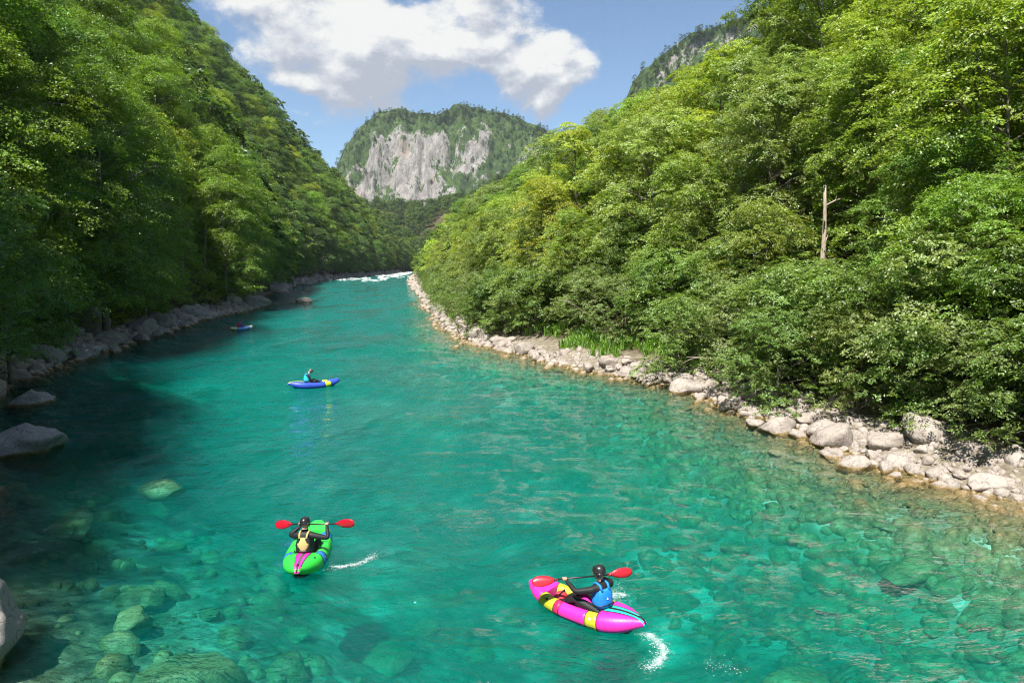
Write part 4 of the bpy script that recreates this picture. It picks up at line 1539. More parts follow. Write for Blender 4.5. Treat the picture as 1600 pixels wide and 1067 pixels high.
def raft(loc, rz, panels, main, strip, strip_inlay, label, bow_fill=None, valves=(), marks=(), sc=1.0):
    root = link('packraft', None)
    root.location = loc
    root.rotation_euler = (R(-1), 0, rz)
    root.scale = (0.90 * sc, 1.03 * sc, sc)
    ys = [p[0] for p in panels] + [1.21]
    for k, (y0, m) in enumerate(panels):
        y1 = ys[k + 1]
        for s in (-1, 1):
            mm = m[0 if s < 0 else 1] if isinstance(m, tuple) else m
            tube_panel(y0, y1, s, mm, root)
    for y in ys[1:-1]:
        for s in (-1, 1):
            tube_panel(y - 0.006, y + 0.006, s, BLACK, root, 'seam', 0.003)
    fill(-1.2, -0.48, main, root, 'stern_panel')
    fill(0.74, 1.19, bow_fill or main, root, 'bow_panel')
    from mathutils.bvhtree import BVHTree
    vs_, fs_ = [], []
    for ch in COL.objects:
        if ch.parent is root and ch.name.split('.')[0] in ('tube_panel', 'stern_panel', 'bow_panel'):
            o_ = len(vs_)
            vs_ += [v.co.copy() for v in ch.data.vertices]
            fs_ += [[i + o_ for i in p.vertices] for p in ch.data.polygons]
    SURF[0] = BVHTree.FromPolygons(vs_, fs_)
    # floor and bottom
    mb = MB()
    rings = []
    for i in range(20):
        y = -1.0 + 2.0 * i / 19
        x, z, r = smooth_tube_at(y)
        rings.append([Vector((-x, y, 0.075)), Vector((x, y, 0.075)), Vector((x, y, 0.03)), Vector((-x, y, 0.03))])
    mb.loft(rings)
    mb.build('floor', BLACK, root, False)
    # rubbing line where the bottom sheet is glued on
    for s in (-1, 1):
        mb = MB()
        mb.tube([surf(s, y, -22)[0] for y in np.linspace(-1.15, 1.12, 40)], 0.008, 6)
        mb.build('bottom_edge', BLACK, root)
    # seat and backrest
    mb = MB()
    mb.loft([[Vector((0.22 * math.cos(q), -0.42 + 0.20 * math.sin(q), z)) for q in [2 * math.pi * j / 16 for j in range(16)]] for z in (0.08, 0.12, 0.15)])
    mb.build('seat', BLACK, root)
    mb = MB()
    mb.loft([[Vector((0.25 * math.cos(q), -0.60 - 0.03 * k + 0.05 * math.sin(q), 0.12 + 0.07 * k)) for q in [2 * math.pi * j / 16 for j in range(16)]] for k in range(4)])
    mb.build('backrest', BLACK, root)
    if strip:
        st = deck(-1.19, -0.50, 0.075, 0.165, strip, root, 'stern_strip', 0.010)
        if strip_inlay:
            deck(-1.15, -0.56, 0.022, 0.034, strip_inlay, st, 'zip', 0.016, nx=4)
        for s in (-1, 1):
            mb = MB()
            mb.tube([Vector((s * (0.075 + 0.09 * t), -1.19 + 0.69 * t, top_z(s * (0.075 + 0.09 * t), -1.19 + 0.69 * t) + 0.008)) for t in np.linspace(0, 1, 14)], 0.007, 5)
            mb.build('strip_seam', BLACK, root)
        deck(-1.19, -1.15, 0.024, 0.024, BLACK, root, 'tail_tab', 0.028, nx=4)
    for s, y, a, r_ in valves:
        p, nv = surf(s, y, a)
        disc(p, nv, r_, 0.008, BLACK, root, 'valve')
    for s, y, a, size in marks:
        p, nv = surf(s, y, a)
        mb = MB()
        e = nv.cross(Vector((0, 1, 0))).normalized() * (1 if s > 0 else -1)
        if e.z < 0:
            e = -e
        f_ = Vector((0, 1, 0))
        q = p + nv * 0.004
        for k, (w, h0, h1) in enumerate(((1.0, -0.9, 0.9), (1.1, -1.35, -1.1))):
            if k == 0:
                tri = [q + e * h1 * size, q + e * h0 * size - f_ * w * size, q + e * h0 * size + f_ * w * size]
                hole = [q.lerp(v, 0.42) - e * size * 0.08 for v in tri]
                vs = tri + hole
                mb.add(vs, [(0, 1, 4, 3), (1, 2, 5, 4), (2, 0, 3, 5)])
            else:
                mb.add([q + e * h0 * size - f_ * w * size, q + e * h1 * size - f_ * w * size, q + e * h1 * size + f_ * w * size, q + e * h0 * size + f_ * w * size], [(0, 1, 2, 3)])
        mb.build('logo_mark', MARK, root, False)
    # grab loops
    for y in (-0.35, 0.35):
        for s in (-1, 1):
            p0, n0 = surf(s, y - 0.06, 118)
            p1, n1 = surf(s, y + 0.06, 118)
            mb = MB()
            mb.tube([p0, p0.lerp(p1, 0.3) + n0 * 0.025, p0.lerp(p1, 0.7) + n0 * 0.025, p1], 0.009, 5)
            mb.build('grab_loop', BLACK, root)
    return tag(root, label, 'raft', 'inflatable packrafts on the river')


# ------------------------------------------------------------------ people
SKIN, n = material('skin')
tc = n.new('ShaderNodeTexCoord').outputs['Object']
out(n, pbsdf(n, n.mix(n.noise(tc, 18.0, 3.0), (0.50, 0.26, 0.18), (0.62, 0.36, 0.27)), 0.55, None, 0.4))
SUIT = plain('black_drysuit', (0.010, 0.011, 0.013), 0.62, 0.35, 0.4, 9.0, 0.012)
SUIT_BLUE = plain('blue_top', (0.02, 0.09, 0.42), 0.6, 0.3, 0.2, 9.0, 0.01)
HELMET = plain('helmet_shell', (0.016, 0.015, 0.018), 0.28, 0.6, 0.2, 20, coat=0.4)
HELMET_RED = plain('helmet_red', (0.30, 0.03, 0.03), 0.35, 0.5, 0.1, 20)
HELMET_GREY = plain('helmet_grey_brown', (0.10, 0.085, 0.075), 0.35, 0.5, 0.1, 20)
VEST_TAN = plain('vest_tan', (0.42, 0.36, 0.15), 0.75, 0.2, 0.2, 25, 0.006)
VEST_BLUE = plain('vest_blue', (0.015, 0.20, 0.62), 0.6, 0.3, 0.15, 22, 0.006)
VEST_CYAN = plain('vest_cyan', (0.02, 0.42, 0.62), 0.6, 0.3, 0.15, 22, 0.006)
VEST_RED = plain('vest_red', (0.45, 0.02, 0.03), 0.6, 0.3, 0.15, 22, 0.006)
HAIR = plain('dark_hair', (0.02, 0.014, 0.010), 0.6, 0.3, 0.2, 40)
BLADE = plain('paddle_blade_red', (0.55, 0.015, 0.03), 0.25, 0.5, 0.15, 6, coat=0.3)
BLADE_DARK = plain('paddle_blade_dark_red', (0.34, 0.008, 0.02), 0.22, 0.5, 0.15, 6, coat=0.4)
SHAFT = plain('paddle_shaft_black', (0.012, 0.012, 0.013), 0.35, 0.5, 0.1)
RED_MARK = plain('red_strap', (0.55, 0.05, 0.06), 0.6, 0.3, 0.1)


def ik(a, b, l1, l2, pole):
    a, b, pole = Vector(a), Vector(b), Vector(pole)
    d = b - a
    L = min(d.length, (l1 + l2) * 0.995)
    u = d.normalized()
    x = (l1 * l1 - l2 * l2 + L * L) / (2 * L)
    h_ = math.sqrt(max(l1 * l1 - x * x, 0))
    w = pole - u * pole.dot(u)
    w.normalize()
    return a + u * x + w * h_


def person(loc, rz, hands, grip_dir, mats, label, lean=0.0, bow_head=0.0, turn=0.0, seat_y=-0.42, twist=0.0):
    """Seated figure, local +Y ahead. hands: right and left grip points; grip_dir: paddle direction or None."""
    suit, helmet_m, vest_m, skin = mats
    root = link('person', None)
    root.location = loc
    root.rotation_euler = (0, 0, rz)
    S = Vector((0, seat_y, 0.0))
    ax = Matrix.Rotation(-lean, 3, 'X')       # lean > 0 tips the trunk ahead
    tw = Matrix.Rotation(twist, 3, 'Z')

    def T(x, y, z):
        return S + Vector((0, 0, 0.24)) + ax @ (tw @ Vector((x, y, z - 0.24)))
    J, RAD, E = [], [], []

    def add(p, r, parent=None):
        J.append(Vector(p))
        RAD.append(r if isinstance(r, tuple) else (r, r))
        if parent is not None:
            E.append((parent, len(J) - 1))
        return len(J) - 1
    pel = add(S + Vector((0, 0, 0.24)), (0.150, 0.120))
    wai = add(T(0, 0.0, 0.40), (0.135, 0.110), pel)
    che = add(T(0, 0.01, 0.57), (0.162, 0.120), wai)
    upc = add(T(0, 0.0, 0.68), (0.125, 0.090), che)
    nkb = add(T(0, 0.01, 0.755), (0.062, 0.062), upc)
    hx = Matrix.Rotation(-bow_head, 3, 'X')
    hz = Matrix.Rotation(turn, 3, 'Z')

    def Hd(x, y, z):
        return T(0, 0.01, 0.755) + ax @ (hz @ (hx @ Vector((x, y, z))))
    nk = add(Hd(0, 0.005, 0.055), (0.055, 0.058), nkb)
    h1 = add(Hd(0, 0.025, 0.115), (0.062, 0.074), nk)
    h2 = add(Hd(0, 0.012, 0.190), (0.075, 0.094), h1)
    h3 = add(Hd(0, 0.0, 0.250), (0.058, 0.072), h2)
    hand_pts = []
    for s, hp in ((1, hands[0]), (-1, hands[1])):
        sh = T(0.20 * s, 0.0, 0.67)
        sj = add(T(0.11 * s, 0.0, 0.69), 0.078, upc)
        si = add(sh, 0.070, sj)
        wr = Vector(hp) + (Vector((0, -0.055, -0.03)) if grip_dir is not None else Vector((0, -0.05, 0.02)))
        el = ik(sh, wr, 0.295, 0.265, Vector((0.75 * s, -0.45, -0.55)))
        m1 = add(sh.lerp(el, 0.45), 0.062, si)
        ei = add(el, 0.052, m1)
        m2 = add(el.lerp(wr, 0.35), 0.050, ei)
        wi = add(wr, 0.034, m2)
        pi_ = add(Vector(hp).lerp(wr, 0.30), (0.036, 0.024), wi)
        hand_pts.append((Vector(hp), wr, s, wi, pi_))
    for s in (1, -1):
        hp = add(S + Vector((0.105 * s, 0.03, 0.23)), 0.098, pel)
        m = add(S + Vector((0.17 * s, 0.28, 0.33)), 0.082, hp)
        kn = add(S + Vector((0.20 * s, 0.48, 0.38)), 0.064, m)
        cf = add(S + Vector((0.17 * s, 0.68, 0.27)), 0.058, kn)
        an = add(S + Vector((0.14 * s, 0.88, 0.15)), 0.042, cf)
        he = add(S + Vector((0.14 * s, 0.95, 0.14)), 0.042, an)
        add(S + Vector((0.15 * s, 1.00, 0.25)), (0.040, 0.032), he)
    me = bpy.data.meshes.new('tmp')
    me.from_pydata([tuple(p) for p in J], E, [])
    ob = link('tmp', me)
    ob.modifiers.new('skin', 'SKIN')
    for i, sv in enumerate(me.skin_vertices[0].data):
        sv.radius = RAD[i]
        sv.use_root = (i == 0)
    ss = ob.modifiers.new('sub', 'SUBSURF')
    ss.levels = ss.render_levels = 2
    dg = bpy.context.evaluated_depsgraph_get()
    ev = ob.evaluated_get(dg)
    body = bpy.data.meshes.new_from_object(ev)
    bpy.data.objects.remove(ob)
    bm = bmesh.new()
    bm.from_mesh(body)
    skin_pts = [J[nk], J[h1], J[h2], J[h3]] + [q for hnd in hand_pts for q in (hnd[0], J[hnd[4]])]
    cloth_pts = [J[i] for i in range(len(J)) if i not in (nk, h1, h2, h3) and i not in [hnd[4] for hnd in hand_pts]]
    for f in bm.faces:
        c = f.calc_center_median()
        f.material_index = 1 if min((c - q).length for q in skin_pts) < min((c - q).length for q in cloth_pts) - 0.012 else 0
        f.smooth = True

    def extra(mb, mi):
        vs = [bm.verts.new(v) for v in mb.v]
        for f in mb.f:
            try:
                nf = bm.faces.new([vs[i] for i in f])
                nf.material_index = mi
                nf.smooth = True
            except ValueError:
                pass
    # fingers: four round the grip and a thumb against them
    for hp, wr, s, wi, pi_ in hand_pts:
        g = Vector(grip_dir).normalized() if grip_dir is not None else Vector((s, 0.15, 0)).normalized()
        back = (wr - hp)
        back -= g * back.dot(g)
        back.normalize()
        up = g.cross(back).normalized()
        if up.z < 0:
            up = -up
        for k in range(4):
            o_ = hp + g * ((k - 1.5) * 0.0195)
            rad = 0.029
            L = [1.0, 1.1, 1.05, 0.85][k]
            mb = MB()
            pts_ = []
            for a in (-10, 45, 100, 150 * L, 205 * L):
                q = R(a)
                pts_.append(o_ + (back * math.cos(q) + up * math.sin(q)) * rad)
            mb.tube(pts_, [0.0105, 0.0100, 0.0095, 0.009, 0.007], 6)
            extra(mb, 1)
        mb = MB()
        tb = hp - g * s * 0.038
        mb.tube([tb + back * 0.034, tb + back * 0.02 - up * 0.022, tb - back * 0.012 - up * 0.026, tb - back * 0.030 - up * 0.010], [0.013, 0.012, 0.010, 0.008], 6)
        extra(mb, 1)
    # face: nose, brow, mouth, eyes, ears
    mb = MB()
    mb.tube([Hd(0, 0.100, 0.185), Hd(0, 0.118, 0.160), Hd(0, 0.122, 0.145), Hd(0, 0.100, 0.136)], [0.009, 0.012, 0.015, 0.010], 7)
    for s in (-1, 1):
        mb.tube([Hd(0.074 * s, -0.002, 0.185), Hd(0.086 * s, -0.010, 0.175), Hd(0.086 * s, -0.010, 0.155), Hd(0.074 * s, 0.002, 0.140)], [0.010, 0.014, 0.014, 0.008], 6)
        mb.tube([Hd(0.022 * s, 0.100, 0.190), Hd(0.050 * s, 0.088, 0.188)], [0.008, 0.007], 5)
    extra(mb, 1)
    mb = MB()
    mb.tube([Hd(-0.022, 0.094, 0.112), Hd(0, 0.100, 0.110), Hd(0.022, 0.094, 0.112)], [0.004, 0.007, 0.004], 5)
    for s in (-1, 1):
        mb.tube([Hd(0.024 * s, 0.096, 0.176), Hd(0.040 * s, 0.091, 0.176)], [0.007, 0.006], 5)
    extra(mb, 2)
    bm.to_mesh(body)
    bm.free()
    body.name = 'body'
    for m_ in (suit, skin, HAIR):
        body.materials.append(m_)
    link('body', body, root)
    # helmet: shell with brim, ear guards and chin strap
    mb = MB()
    rings = []
    for k, (zz_, rr_) in enumerate([(0.165, 1.0), (0.185, 1.05), (0.215, 1.04), (0.245, 0.98), (0.272, 0.86), (0.295, 0.66), (0.310, 0.38), (0.316, 0.12)]):
        rings.append([Hd(0.098 * rr_ * math.cos(q), 0.006 + 0.120 * rr_ * math.sin(q), zz_ + (0.022 * max(0, math.sin(q)) if k < 2 else 0)) for q in [2 * math.pi * j / 24 for j in range(24)]])
    mb.loft(rings)
    hm = mb.build('helmet', helmet_m, root)
    for s in (-1, 1):
        mb = MB()
        mb.loft([[Hd(s * (0.094 + dx), y_, z_) for (y_, z_) in ((0.045, 0.19), (0.035, 0.13), (0.0, 0.112), (-0.05, 0.125), (-0.07, 0.19))] for dx in (-0.012, 0.010)])
        mb.build('ear_guard', helmet_m, hm)
        mb = MB()
        mb.tube([Hd(s * 0.092, 0.02, 0.13), Hd(s * 0.070, 0.055, 0.085), Hd(0, 0.085, 0.065)], 0.007, 5)
        mb.build('chin_strap', BLACK, hm)
    for a in (50, 90, 130, 230, 270, 310):
        q = R(a)
        mb = MB()
        mb.tube([Hd(0.070 * math.cos(q), 0.006 + 0.088 * math.sin(q), 0.285), Hd(0.076 * math.cos(q), 0.006 + 0.095 * math.sin(q), 0.292)], 0.011, 8)
        mb.build('vent', BLACK, hm)
    # buoyancy vest: padded shell round the trunk, shoulder straps, waist belt
    mb = MB()
    prof = [(0.34, 0.168, 0.142), (0.40, 0.176, 0.150), (0.48, 0.184, 0.156), (0.56, 0.186, 0.158), (0.62, 0.168, 0.150), (0.665, 0.128, 0.135)]
    rings = []
    for zz_, rx, ry in prof:
        ring = []
        for j in range(28):
            q = 2 * math.pi * j / 28
            cx_, sy_ = math.cos(q), math.sin(q)
            k = 0.82 if (abs(cx_) > 0.8 and zz_ > 0.55) else 1.0
            ring.append(T(rx * k * math.copysign(abs(cx_) ** 0.75, cx_), 0.005 + ry * math.copysign(abs(sy_) ** 0.75, sy_), zz_))
        rings.append(ring)
    mb.loft(rings)
    vest = mb.build('life_vest', SUIT if vest_m is VEST_TAN else vest_m, root)
    if vest_m is VEST_TAN:
        # tan back panel, narrower at the shoulders and waist, with webbing
        mb = MB()
        rings = []
        for zz_, w in [(0.37, 0.075), (0.42, 0.085), (0.48, 0.115), (0.53, 0.120), (0.58, 0.095), (0.63, 0.075), (0.665, 0.068)]:
            ryy = np.interp(zz_, [p[0] for p in prof], [p[2] for p in prof])
            rings.append([T(w * (2 * j / 6 - 1), -ryy - 0.004 + 0.012 * abs(2 * j / 6 - 1) ** 2 * 2, zz_) for j in range(7)] + [T(w * (1 - 2 * j / 6), -ryy + 0.03, zz_) for j in range(7)])
        mb.loft(rings)
        mb.build('back_panel', vest_m, vest)
        mb = MB()
        mb.tube([T(-0.075, -0.155, 0.385), T(0, -0.162, 0.382), T(0.075, -0.155, 0.385)], 0.008, 5)
        mb.build('webbing', TAPE, vest)
    else:
        for k_, (xa, xb, za, zb) in enumerate([(-0.10, 0.10, 0.40, 0.405)]):
            mb = MB()
            mb.tube([T(xa, -0.158, za), T(0, -0.166, za), T(xb, -0.158, zb)], 0.008, 5)
            mb.build('webbing', BLACK, vest)
        mb = MB()
        mb.add([T(-0.022, -0.1625, 0.49), T(0.022, -0.1625, 0.49), T(0.0, -0.1625, 0.535)], [(0, 1, 2)])
        mb.build('logo_mark', MARK, vest, False)
    for s in (-1, 1):
        mb = MB()
        mb.tube([T(0.075 * s, -0.130, 0.645), T(0.085 * s, -0.085, 0.735), T(0.090 * s, 0.0, 0.765), T(0.085 * s, 0.085, 0.735), T(0.075 * s, 0.132, 0.645)], [0.024, 0.022, 0.020, 0.022, 0.024], 7)
        mb.build('shoulder_strap', vest_m, vest)
    mb = MB()
    mb.tube([T(0.182 * math.cos(q), 0.005 + 0.154 * math.sin(q), 0.385) for q in [2 * math.pi * j / 24 for j in range(25)]], 0.012, 6)
    mb.build('belt', BLACK, vest)
    return tag(root, label, 'person', 'paddlers')


def paddle(loc, rz, centre, d, length, label, blade_m, feather=60, roll=0.0):
    root = link('paddle', None)
    root.location = loc
    root.rotation_euler = (0, 0, rz)
    c, d = Vector(centre), Vector(d).normalized()
    a = d.cross(Vector((0, 0, 1))).normalized()
    b = d.cross(a)
    bl = 0.46
    mb = MB()
    mb.tube([c - d * (length / 2 - bl * 0.75), c, c + d * (length / 2 - bl * 0.75)], 0.0155, 10)
    mb.build('shaft', SHAFT, root)
    for s in (-1, 1):
        ang = R(roll + (feather if s > 0 else 0))
        w = a * math.cos(ang) + b * math.sin(ang)
        t_ = d.cross(w).normalized()
        st = c + d * s * (length / 2 - bl)
        rings = []
        for u, hw in [(0.0, 0.016), (0.12, 0.030), (0.25, 0.062), (0.42, 0.088), (0.62, 0.098), (0.80, 0.092), (0.92, 0.070), (1.0, 0.035)]:
            p = st + d * s * bl * u + t_ * 0.02 * (u * u)
            th = 0.014 * (1 - u) + 0.004
            rings.append([p + w * hw * math.cos(q) + t_ * (th * math.sin(q) + 0.018 * math.cos(q) ** 2) for q in [2 * math.pi * j / 14 for j in range(14)]])
        mb = MB()
        mb.loft(rings)
        bo = mb.build('blade', blade_m, root)
        mb = MB()
        mb.tube([st + d * s * bl * 0.05 + t_ * 0.004, st + d * s * bl * 0.55 + t_ * 0.014, st + d * s * bl * 0.8 + t_ * 0.02], [0.016, 0.010, 0.004], 6)
        mb.build('spine', blade_m, bo)
        mb = MB()
        mb.tube([c + d * s * 0.52, c + d * s * 0.535], 0.026, 10)
        mb.build('drip_ring', BLACK, root)
    return tag(root, label, 'paddle', 'paddles')


SINK = -0.055
# green raft, seen from astern
LG, RG = (-4.42, 14.25, SINK), R(6.5)
raft(LG, RG, [(-1.22, F_GREEN), (-0.58, F_BLUE), (-0.40, F_GREEN), (0.42, (F_GREEN, F_BLUE)), (0.70, F_GREEN)], F_GREEN, F_PINK, TAPE,
     'bright green inflatable raft with pink tail strip and blue bands', valves=((1, -0.80, 62, 0.028), (1, -1.06, 10, 0.022), (-1, -1.06, 10, 0.022)), marks=((1, -0.50, 25, 0.022),))
DG = Vector((0.90, -0.34, 0.10)).normalized()
CG = Vector((0.13, -0.08, 0.80))
person(LG, RG, (CG + DG * 0.33, CG - DG * 0.31), DG, (SUIT, HELMET, VEST_TAN, SKIN), 'paddler in black suit, dark helmet and tan vest, back turned, holding red paddle', lean=0.10, turn=-0.25, twist=-0.15)
paddle(LG, RG, CG, DG, 1.92, 'dark red double-bladed paddle held level by the paddler in tan vest', BLADE_DARK, 25, 62)
# pink raft, turned across the current
LP, RP = (1.32, 11.80, SINK), R(50)
raft(LP, RP, [(-1.22, F_PINK), (-0.50, F_LIME), (-0.28, F_PINK), (0.30, F_RED), (0.42, F_LIME), (0.78, F_PINK)], F_PINK, F_TEAL, BLACK,
     'hot pink inflatable raft with lime panels and teal zipped tail', bow_fill=F_PINK, sc=0.94, valves=((-1, -1.10, 15, 0.026), (-1, 0.62, 48, 0.028), (-1, 1.05, 35, 0.022), (1, 0.62, 70, 0.028)), marks=((-1, -0.39, 38, 0.026),))
DP = Vector((0.74, -0.67, 0.03)).normalized()
CP = Vector((-0.02, 0.03, 0.74))
person(LP, RP, (CP + DP * 0.31, CP - DP * 0.34), DP, (SUIT, HELMET, VEST_BLUE, SKIN), 'paddler in black suit, black helmet and bright blue vest, seen from behind and side', lean=0.12, turn=0.35, twist=-0.35, seat_y=-0.40)
paddle(LP, RP, CP, DP, 1.86, 'bright red double-bladed paddle held across the pink raft', BLADE, 30, 55)
# royal blue raft further up the river
LB, RB = (-10.25, 34.9, SINK), R(-62)
raft(LB, RB, [(-1.22, F_ROYAL), (0.46, F_YELLOW), (0.74, F_ROYAL)], F_ROYAL, F_YELLOW, None, 'royal blue inflatable raft with yellow-green bow band and tail strip', bow_fill=F_ROYAL, valves=((1, -1.0, 30, 0.028), (1, -0.3, 30, 0.02)))
person(LB, RB, ((0.10, 0.05, 0.34), (-0.10, 0.05, 0.34)), None, (SUIT, HELMET_GREY, VEST_CYAN, SKIN), 'paddler in black suit with cyan vest, head bowed, in the royal blue raft', lean=0.22, bow_head=0.55)
# light blue raft by the shaded bank
LF, RF = (-26.1, 65.6, SINK), R(-28)
raft(LF, RF, [(-1.22, F_SAND), (-0.72, F_SKY), (0.62, F_WHITE)], F_SKY, F_SAND, None, 'small light blue raft with white bow drifting near the shaded bank', bow_fill=F_WHITE)
person(LF, RF, ((0.12, 0.25, 0.30), (-0.12, 0.25, 0.30)), None, (SUIT_BLUE, HELMET, VEST_RED, SKIN), 'paddler in blue top and red vest leaning forward in the light blue raft', lean=0.45, bow_head=0.3)
# small bag with a patterned strap in the pink raft
b_ = link('deck_bag', None)
b_.location = LP
b_.rotation_euler = (0, 0, RP)
mb = MB()
mb.loft([[Vector((-0.05 + s_ * 0.16 * math.cos(q), 0.50 + s_ * 0.11 * math.sin(q), z_)) for q in [2 * math.pi * j / 14 for j in range(14)]] for z_, s_ in ((0.08, 0.8), (0.14, 1.0), (0.24, 1.0), (0.30, 0.75), (0.32, 0.4))])
mb.build('bag_body', RED_MARK, b_)
mb = MB()
mb.tube([(-0.2, 0.5, 0.20), (-0.12, 0.46, 0.33), (0.02, 0.46, 0.35), (0.1, 0.5, 0.22)], 0.012, 6)
mb.build('strap', BLACK, b_)
tag(b_, 'small red bag between the knees in the pink raft', 'bag')


# ------------------------------------------------------------------ white water: drops and froth where blades leave the river
FOAM, n = material('white_foam')
mx = n.new('ShaderNodeMixShader')
mx.inputs[0].default_value = 0.6
n.put(mx.inputs[1], n.new('ShaderNodeBsdfTransparent').outputs[0])
n.put(mx.inputs[2], pbsdf(n, (0.60, 0.66, 0.67), 0.5, None, 0.4))
out(n, mx.outputs[0])
WHITE_WATER, n = material('white_water')
out(n, pbsdf(n, (0.78, 0.82, 0.83), 0.6, None, 0.3))
_b = bmesh.new()
bmesh.ops.create_icosphere(_b, subdivisions=1, radius=1.0)
_b.verts.ensure_lookup_table()
IV = np.array([v.co[:] for v in _b.verts])
IF = np.array([[v.index for v in f.verts] for f in _b.faces])
_b.free()


def blobs(name, pos, rad, label, seed):
    r_ = np.random.default_rng(seed)
    N = len(pos)
    rad = np.asarray(rad)
    if rad.ndim == 1:
        rad = np.stack([rad, rad, rad], 1)
    j = 1 + r_.normal(0, 0.18, (N, len(IV), 1))
    V_ = (pos[:, None, :] + IV[None] * rad[:, None, :] * j).reshape(-1, 3)
    F_ = (np.arange(N)[:, None, None] * len(IV) + IF[None]).reshape(-1, 3)
    me_ = mesh_np(name, V_, F_, [WHITE_WATER if name == 'rapids_foam' else FOAM], True)
    return tag(link(name, me_), label, None, None, 'stuff')


def path_cloud(pts, cnt, spread, seed, hmax, rmin, rmax):
    r_ = np.random.default_rng(seed)
    pts = np.array(pts, float)
    t = r_.random(cnt) * (len(pts) - 1)
    i = np.minimum(t.astype(int), len(pts) - 2)
    f = (t - i)[:, None]
    p = pts[i] * (1 - f) + pts[i + 1] * f
    lump = 0.35 + 0.65 * vnoise(t * 4.0, seed * 1.0, seed)
    p = p + r_.normal(0, 1, (cnt, 2)) * spread * lump[:, None]
    rad = r_.uniform(rmin, rmax, cnt) * (0.5 + r_.random(cnt))
    z_ = np.abs(r_.normal(0, hmax, cnt)) * (r_.random(cnt) < 0.5) + 0.012
    flat = np.where(z_ < 0.03, 0.35, 1.0)
    return np.column_stack([p, z_]), np.column_stack([rad * np.where(flat < 1, 1.7, 0.8), rad * np.where(flat < 1, 1.7, 0.8), rad * flat])


p1, r1 = path_cloud([(-3.86, 13.62), (-3.55, 13.68), (-3.25, 13.80), (-3.08, 14.05), (-2.98, 14.35)], 500, 0.12, 5, 0.02, 0.0015, 0.0055)
blobs('splash', p1, r1, 'arc of white froth trailing beside the green raft', 1)
p2, r2 = path_cloud([(2.15, 11.15), (2.36, 10.95), (2.48, 10.68), (2.44, 10.40), (2.26, 10.15), (2.14, 10.08)], 800, 0.10, 7, 0.02, 0.002, 0.0065)
blobs('splash', p2, r2, 'curl of white froth behind the stern of the pink raft', 2)
p3, r3 = path_cloud([(1.90, 12.35), (2.05, 12.45), (2.15, 12.30)], 600, 0.14, 9, 0.13, 0.0015, 0.0055)
blobs('splash', p3, r3, 'spray of drops under the raised blade by the pink raft', 3)
p4, r4 = path_cloud([(3.1, 10.2), (3.35, 10.05), (3.6, 9.95)], 90, 0.20, 11, 0.008, 0.0015, 0.006)
blobs('splash', p4, r4, 'small patch of froth on open water near the lower edge', 4)
# thin sheets of bubbles lying on the water under the drops
SHEET, n = material('bubble_sheet')
P = n.new('ShaderNodeNewGeometry').outputs['Position']
ed = n.new('ShaderNodeAttribute', attribute_name='edge').outputs['Fac']
nz_ = n.m('ADD', n.m('MULTIPLY', n.noise(P, 9.0, 6.0, 0.7, 0.6), 0.75), n.m('MULTIPLY', n.noise(P, 42.0, 3.0, 0.6), 0.35))
al = n.m('MULTIPLY', n.step(n.m('ADD', nz_, n.m('MULTIPLY', ed, 0.30)), 0.76, 1.08), 0.62)
mx = n.new('ShaderNodeMixShader')
n.put(mx.inputs[0], al)
n.put(mx.inputs[1], n.new('ShaderNodeBsdfTransparent').outputs[0])
n.put(mx.inputs[2], pbsdf(n, (0.62, 0.69, 0.70), 0.6, n.bump(nz_, 0.8, 0.03), 0.3))
out(n, mx.outputs[0])


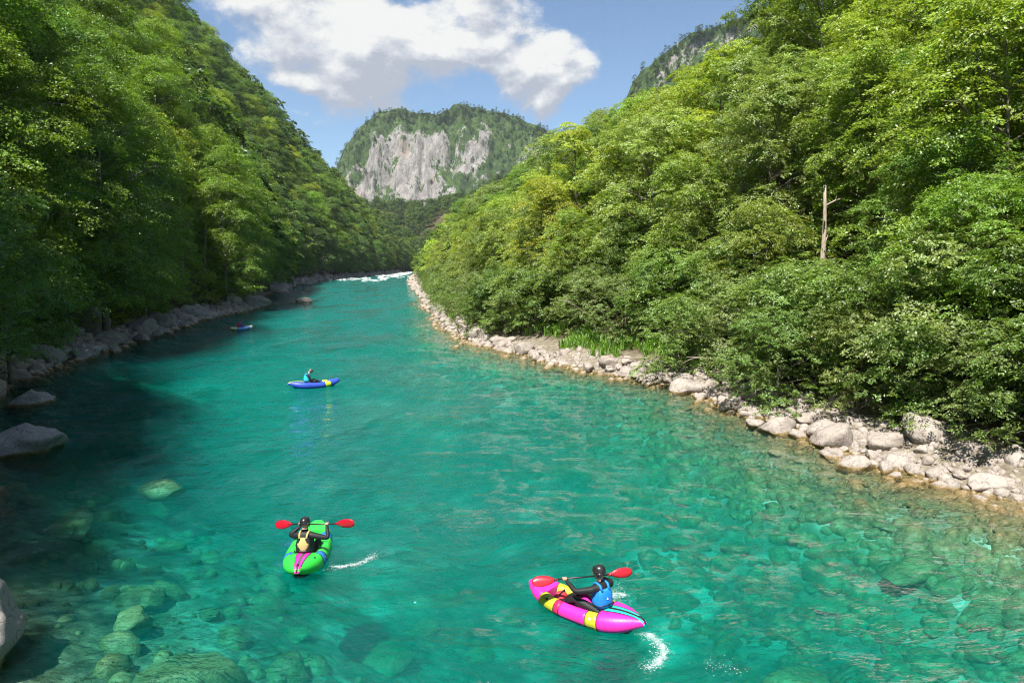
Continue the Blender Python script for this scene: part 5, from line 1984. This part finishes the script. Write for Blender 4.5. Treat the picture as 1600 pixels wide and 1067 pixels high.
def sheet(pts, width, label, seed):
    pts = np.array(pts, float)
    t = np.linspace(0, len(pts) - 1, 40)
    cx_, cy_ = np.interp(t, range(len(pts)), pts[:, 0]), np.interp(t, range(len(pts)), pts[:, 1])
    tx, ty = np.gradient(cx_), np.gradient(cy_)
    ln_ = np.hypot(tx, ty)
    nx_, ny_ = -ty / ln_, tx / ln_
    k = np.linspace(-1, 1, 13)
    w_ = width * (0.55 + 0.6 * vnoise(t * 1.7, seed * 3.1, seed))
    X_ = cx_[:, None] + nx_[:, None] * k[None] * w_[:, None]
    Y_ = cy_[:, None] + ny_[:, None] * k[None] * w_[:, None]
    Z_ = 0.032 + 0.03 * (1 - np.abs(k))[None] * vnoise(t * 5, seed, seed + 2)[:, None]
    me_ = mesh_np('froth', np.stack([X_, Y_, Z_], -1).reshape(-1, 3), grid_faces(40, 13), [SHEET], True)
    u_ = t / t[-1]
    add_attr(me_, 'edge', ((1 - np.abs(k))[None] ** 0.8 * np.clip(np.minimum(u_, 1 - u_) * 5, 0, 1)[:, None] * 1.35).ravel())
    return tag(link('froth', me_), label, None, None, 'stuff')


sheet([(-3.90, 13.58), (-3.55, 13.64), (-3.25, 13.78), (-3.05, 14.05), (-2.96, 14.38)], 0.20, 'thin bubbles floating beside the green raft', 3)
sheet([(2.10, 11.25), (2.36, 10.98), (2.50, 10.68), (2.46, 10.38), (2.28, 10.12), (2.08, 10.02)], 0.22, 'thin bubbles curling behind the stern of the pink raft', 5)
sheet([(1.80, 12.28), (2.02, 12.45), (2.25, 12.35)], 0.18, 'thin bubbles under the raised blade by the pink raft', 7)
# rapids at the far bend
r_ = np.random.default_rng(15)
N = 420
yy = r_.uniform(255, 520, N)
f = r_.beta(1.6, 1.6, N)
ctr = vnoise(yy / 9.0, f * 6.0, 3)
keep = (ctr > 0.46) | (yy > 400)
yy, f = yy[keep], f[keep]
xx = XL(yy) + 2 + (XR(yy) - XL(yy) - 4) * f
rad = np.column_stack([r_.uniform(0.4, 2.0, len(yy)), r_.uniform(0.2, 0.8, len(yy)), r_.uniform(0.05, 0.20, len(yy))])
blobs('rapids_foam', np.column_stack([xx, yy, np.full(len(yy), 0.02)]), rad, 'broken white water of the rapids at the far bend', 6)

# ------------------------------------------------------------------ the air of the valley
HAZE, n = material('valley_air')
pv = n.new('ShaderNodeVolumePrincipled')
pv.inputs['Color'].default_value = (0.80, 0.90, 1.0, 1)
pv.inputs['Density'].default_value = 0.00007
pv.inputs['Anisotropy'].default_value = 0.1
out(n, None, pv.outputs[0])
x0, x1, y0, y1, z0, z1 = -930, 930, -90, 1760, -14, 470
mb = MB()
mb.add([(x0, y0, z0), (x1, y0, z0), (x1, y1, z0), (x0, y1, z0), (x0, y0, z1), (x1, y0, z1), (x1, y1, z1), (x0, y1, z1)],
       [(0, 3, 2, 1), (4, 5, 6, 7), (0, 1, 5, 4), (1, 2, 6, 5), (2, 3, 7, 6), (3, 0, 4, 7)])
tag(mb.build('haze', HAZE, None, False), 'thin blue summer haze filling the valley', None, None, 'stuff')
